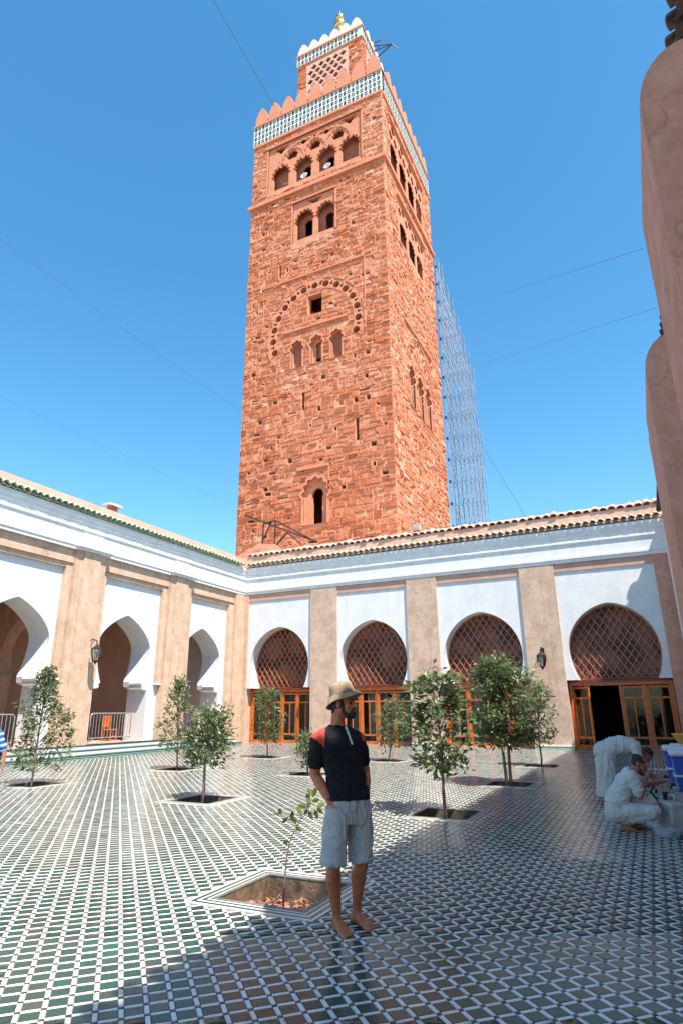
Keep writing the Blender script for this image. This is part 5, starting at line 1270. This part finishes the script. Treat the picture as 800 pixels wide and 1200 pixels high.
# ================================================================== LAMPS, BARRIERS, ROOF BITS
def wall_lamp(parent_loc, rz, lab, s=1.0):
    t = tag(empty('wall_lamp', parent_loc, rz), lab, 'lamp', 'iron wall lamps')
    # built facing local -y, on a wall at y=0
    MB().box(-.07*s, .07*s, -.02, .012, .25*s, .55*s).build('wall_plate', MT['iron'], t)
    MB().tube([(0, 0, .5*s), (0, -.18*s, .58*s), (0, -.38*s, .52*s), (0, -.40*s, .40*s)], .018*s, 8).build('bracket', MT['iron'], t, smooth=True)
    MB().tube([(0, 0, .3*s), (0, -.15*s, .40*s), (0, -.26*s, .55*s)], .012*s, 8).build('scroll', MT['iron'], t, smooth=True)
    c = (0, -.40*s, 0)
    MB().lathe([(.001, .42*s), (.03*s, .40*s), (.06*s, .36*s), (.17*s, .27*s), (.18*s, .25*s), (.001, .25*s)], 6, c).build('cap', MT['iron'], t)
    MB().lathe([(.15*s, .245*s), (.155*s, .1*s), (.09*s, -.12*s)], 6, c).build('lamp_glass', MT['glass'], t)
    for k in range(6):
        a = 2*math.pi*k/6; f = lambda r, z: (c[0]+r*math.cos(a), c[1]+r*math.sin(a), z)
        MB().tube([f(.153*s, .25*s), f(.158*s, .1*s), f(.092*s, -.12*s)], .011*s, 5).build('rib', MT['iron'], t)
    MB().lathe([(.10*s, -.115*s), (.095*s, -.14*s), (.04*s, -.18*s), (.015*s, -.24*s), (.001, -.25*s)], 6, c).build('base', MT['iron'], t)
    MB().lathe([(.001, -.02*s), (.05*s, -.02*s), (.05*s, .12*s), (.001, .16*s)], 10, c).build('bulb', MT['lid'], t, smooth=True)
wall_lamp((-3.80, 27.085, 3.35), 0, 'iron wall lamp on the pilaster left of the open door', 1.15)
wall_lamp((-18.93, 17.0, 3.55), R(90), 'iron wall lamp on the left wing pilaster', 1.15)
def barrier(c, lab, L=2.1, rz=R(90)):
    t = tag(empty('crowd_barrier', c, rz), lab, 'barrier', 'steel barriers in the left arcade')
    r = .021
    fr = [(-L/2, 0, .12), (-L/2, 0, 1.02), (-L/2+.08, 0, 1.1), (L/2-.08, 0, 1.1), (L/2, 0, 1.02), (L/2, 0, .12)]
    MB().tube(fr, r, 8).build('frame', MT['steel'], t, smooth=True); MB().tube([(-L/2, 0, .2), (L/2, 0, .2)], .018, 8).build('bottom_rail', MT['steel'], t)
    me = MB().tube([(0, 0, .2), (0, 0, 1.09)], .011, 6).mesh('bar'); me.materials.append(MT['steel'])
    n = 14
    for k in range(1, n): inst('bar', me, t, (-L/2+L*k/n, 0, 0))
    for s in (-1, 1): MB().tube([(s*(L/2-.15), -.28, .02), (s*(L/2-.15), -.1, .1), (s*(L/2-.15), 0, .2), (s*(L/2-.15), .1, .1), (s*(L/2-.15), .28, .02)], .018, 8).build('foot', MT['steel'], t, smooth=True)
    return t
barrier((-19.35, 18.96, .43), 'steel crowd barrier in the middle left arch, wooden chair behind')
barrier((-19.35, 13.6, .43), 'steel crowd barrier in the leftmost visible arch')
barrier((-19.45, 24.0, .43), 'steel crowd barrier with round sign in the arch nearest the corner', 2.3)
sg = tag(empty('round_sign', (-19.36, 23.55, 1.08), R(90)), 'round blue and red no parking sign on the barrier near the corner', 'sign')
def disc(r, y, nm, m, par):
    mb = MB(); mb.prism([circ(0, 0, r, 24)], y-.004, y+.004); return mb.build(nm, m, par, fixn=True)
disc(.30, 0, 'red_rim', MT['signred'], sg); disc(.24, -.010, 'blue_face', MT['signblue'], sg)
MB().beam((-.17, -.02, .17), (.17, -.02, -.17), .05, .006, (0, 1, 0)).build('red_bar', MT['signred'], sg)
ch = tag(empty('wooden_chair', (-20.5, 20.05, .43), R(100)), 'orange wooden chair behind the middle barrier', 'chair')
MB().box(-.22, .22, -.22, .22, .43, .47).build('seat', MT['wood'], ch); MB().box(-.22, .22, .19, .22, .55, 1.0).build('backrest', MT['wood'], ch)
for x in (-.21, .17):
    MB().box(x, x+.04, -.21, -.17, 0, .428).build('leg', MT['wood'], ch); MB().box(x, x+.04, .175, .215, 0, .428).build('leg', MT['wood'], ch)
    MB().box(x, x+.04, .15, .188, .472, 1.02).build('back_post', MT['wood'], ch)
MB().box(-.18, .18, -.20, -.18, .15, .2).build('stretcher', MT['wood'], ch)
# roof: dark pipe frame, cowl, small box, red earth mound at the corner
rf = tag(empty('pipe_frame', (-17.5, 28.6, 9.4)), 'dark metal pipe frame standing on the roof at the corner', 'frame')
def wp(px, py, y): 
    v = vd*FPX+vr2*(px-400)-vu2*(py-600); return CAM+v*((y-CAM.y)/v.y)-Vector((-17.5, 28.6, 9.4))
for a, b_ in (((288, 604), (369, 634)), ((309, 614), (307, 648)), ((323, 610), (321, 648)), ((309, 614), (323, 610)), ((323, 610), (369, 634)), ((322, 641), (337, 624)), ((337, 624), (352, 637)), ((309, 632), (318, 612)), ((322, 641), (333, 628))):
    MB().tube([wp(*a, 28.6), wp(*b_, 28.6)], .045, 6).build('pipe', MT['iron'], rf)
cw = tag(empty('roof_cowl', (-19.3, 17.75, 9.74)), 'small masonry vent with flat slab on the left roof', 'vent')
MB().box(-.12, .12, -.18, .18, -.17, .10).build('neck', MT['recess'], cw); MB().add([(-.22,-.38,.10),(.22,-.38,.10),(.22,.38,.10),(-.22,.38,.10),(-.17,-.3,.17),(.17,-.3,.17),(.17,.3,.20),(-.17,.3,.20)], [(0,3,2,1),(4,5,6,7),(0,1,5,4),(1,2,6,5),(2,3,7,6),(3,0,4,7)]).build('slab', MT['white2'], cw)
bxr = tag(empty('roof_box', (-9.2, 27.55, 9.95)), 'small grey box on the back roof ridge', 'box')
MB().box(-.2, .2, -.12, .12, 0, .3).build('case', MT['tan2'], bxr); MB().box(-.15, .15, -.13, -.121, .06, .24).build('face_plate', MT['steel'], bxr)
md = MB(); ell(md, (0, 0, 0), (1.9, 1.5, 1.35)); ell(md, (-1.2, .4, .0), (1.2, 1.2, 1.2)); ell(md, (1.6, .3, 0), (1.6, 1.2, .95))
mo = fuse(md, 'roof_mound', MT['recess'], None, .12, 2, .18, 1.2); mo.location = (-18.9, 29.0, 9.4); tag(mo, 'red rendered hump on the roof where the wings meet', 'roof hump')
# cables strung over the court
def cable(a, b_, lab, r=.018, sag=.01):
    a, b_ = Vector(a), Vector(b_); L = (b_-a).length; pts = [a.lerp(b_, f/16)-Z*(sag*L*4*(f/16)*(1-f/16)) for f in range(17)]
    tag(MB().tube(pts, r, 5).build('cable', MT['cable'], None), lab, 'cable', 'cables strung over the court')
def ray(px, py, dist):
    v = (vd*FPX+vr2*(px-400)-vu2*(py-600)).normalized(); return CAM+v*dist
cable(ray(322, 125, 62), ray(170, -140, 45), 'dark cable rising from the tower top to the upper left', .022, .0)
cable(ray(281, 481, 47), ray(-120, 190, 36), 'dark cable from the tower left edge to the left of the picture', .008, .006)
cable(ray(275, 592, 42), ray(-100, 415, 34), 'faint lower cable left of the tower above the left roof', .005, .006)
cable(ray(754, 291, 13.5), ray(520, 366, 60), 'upper of two cables from the right wing to the tower', .004, .0)
cable(ray(770, 360, 15), ray(535, 436, 60), 'lower of two cables from the right wing to the tower', .0045, .0)
cable(ray(392, 240, 55.5), ray(615, 605, 44), 'dark cable crossing the tower face down to the right', .014, .0)
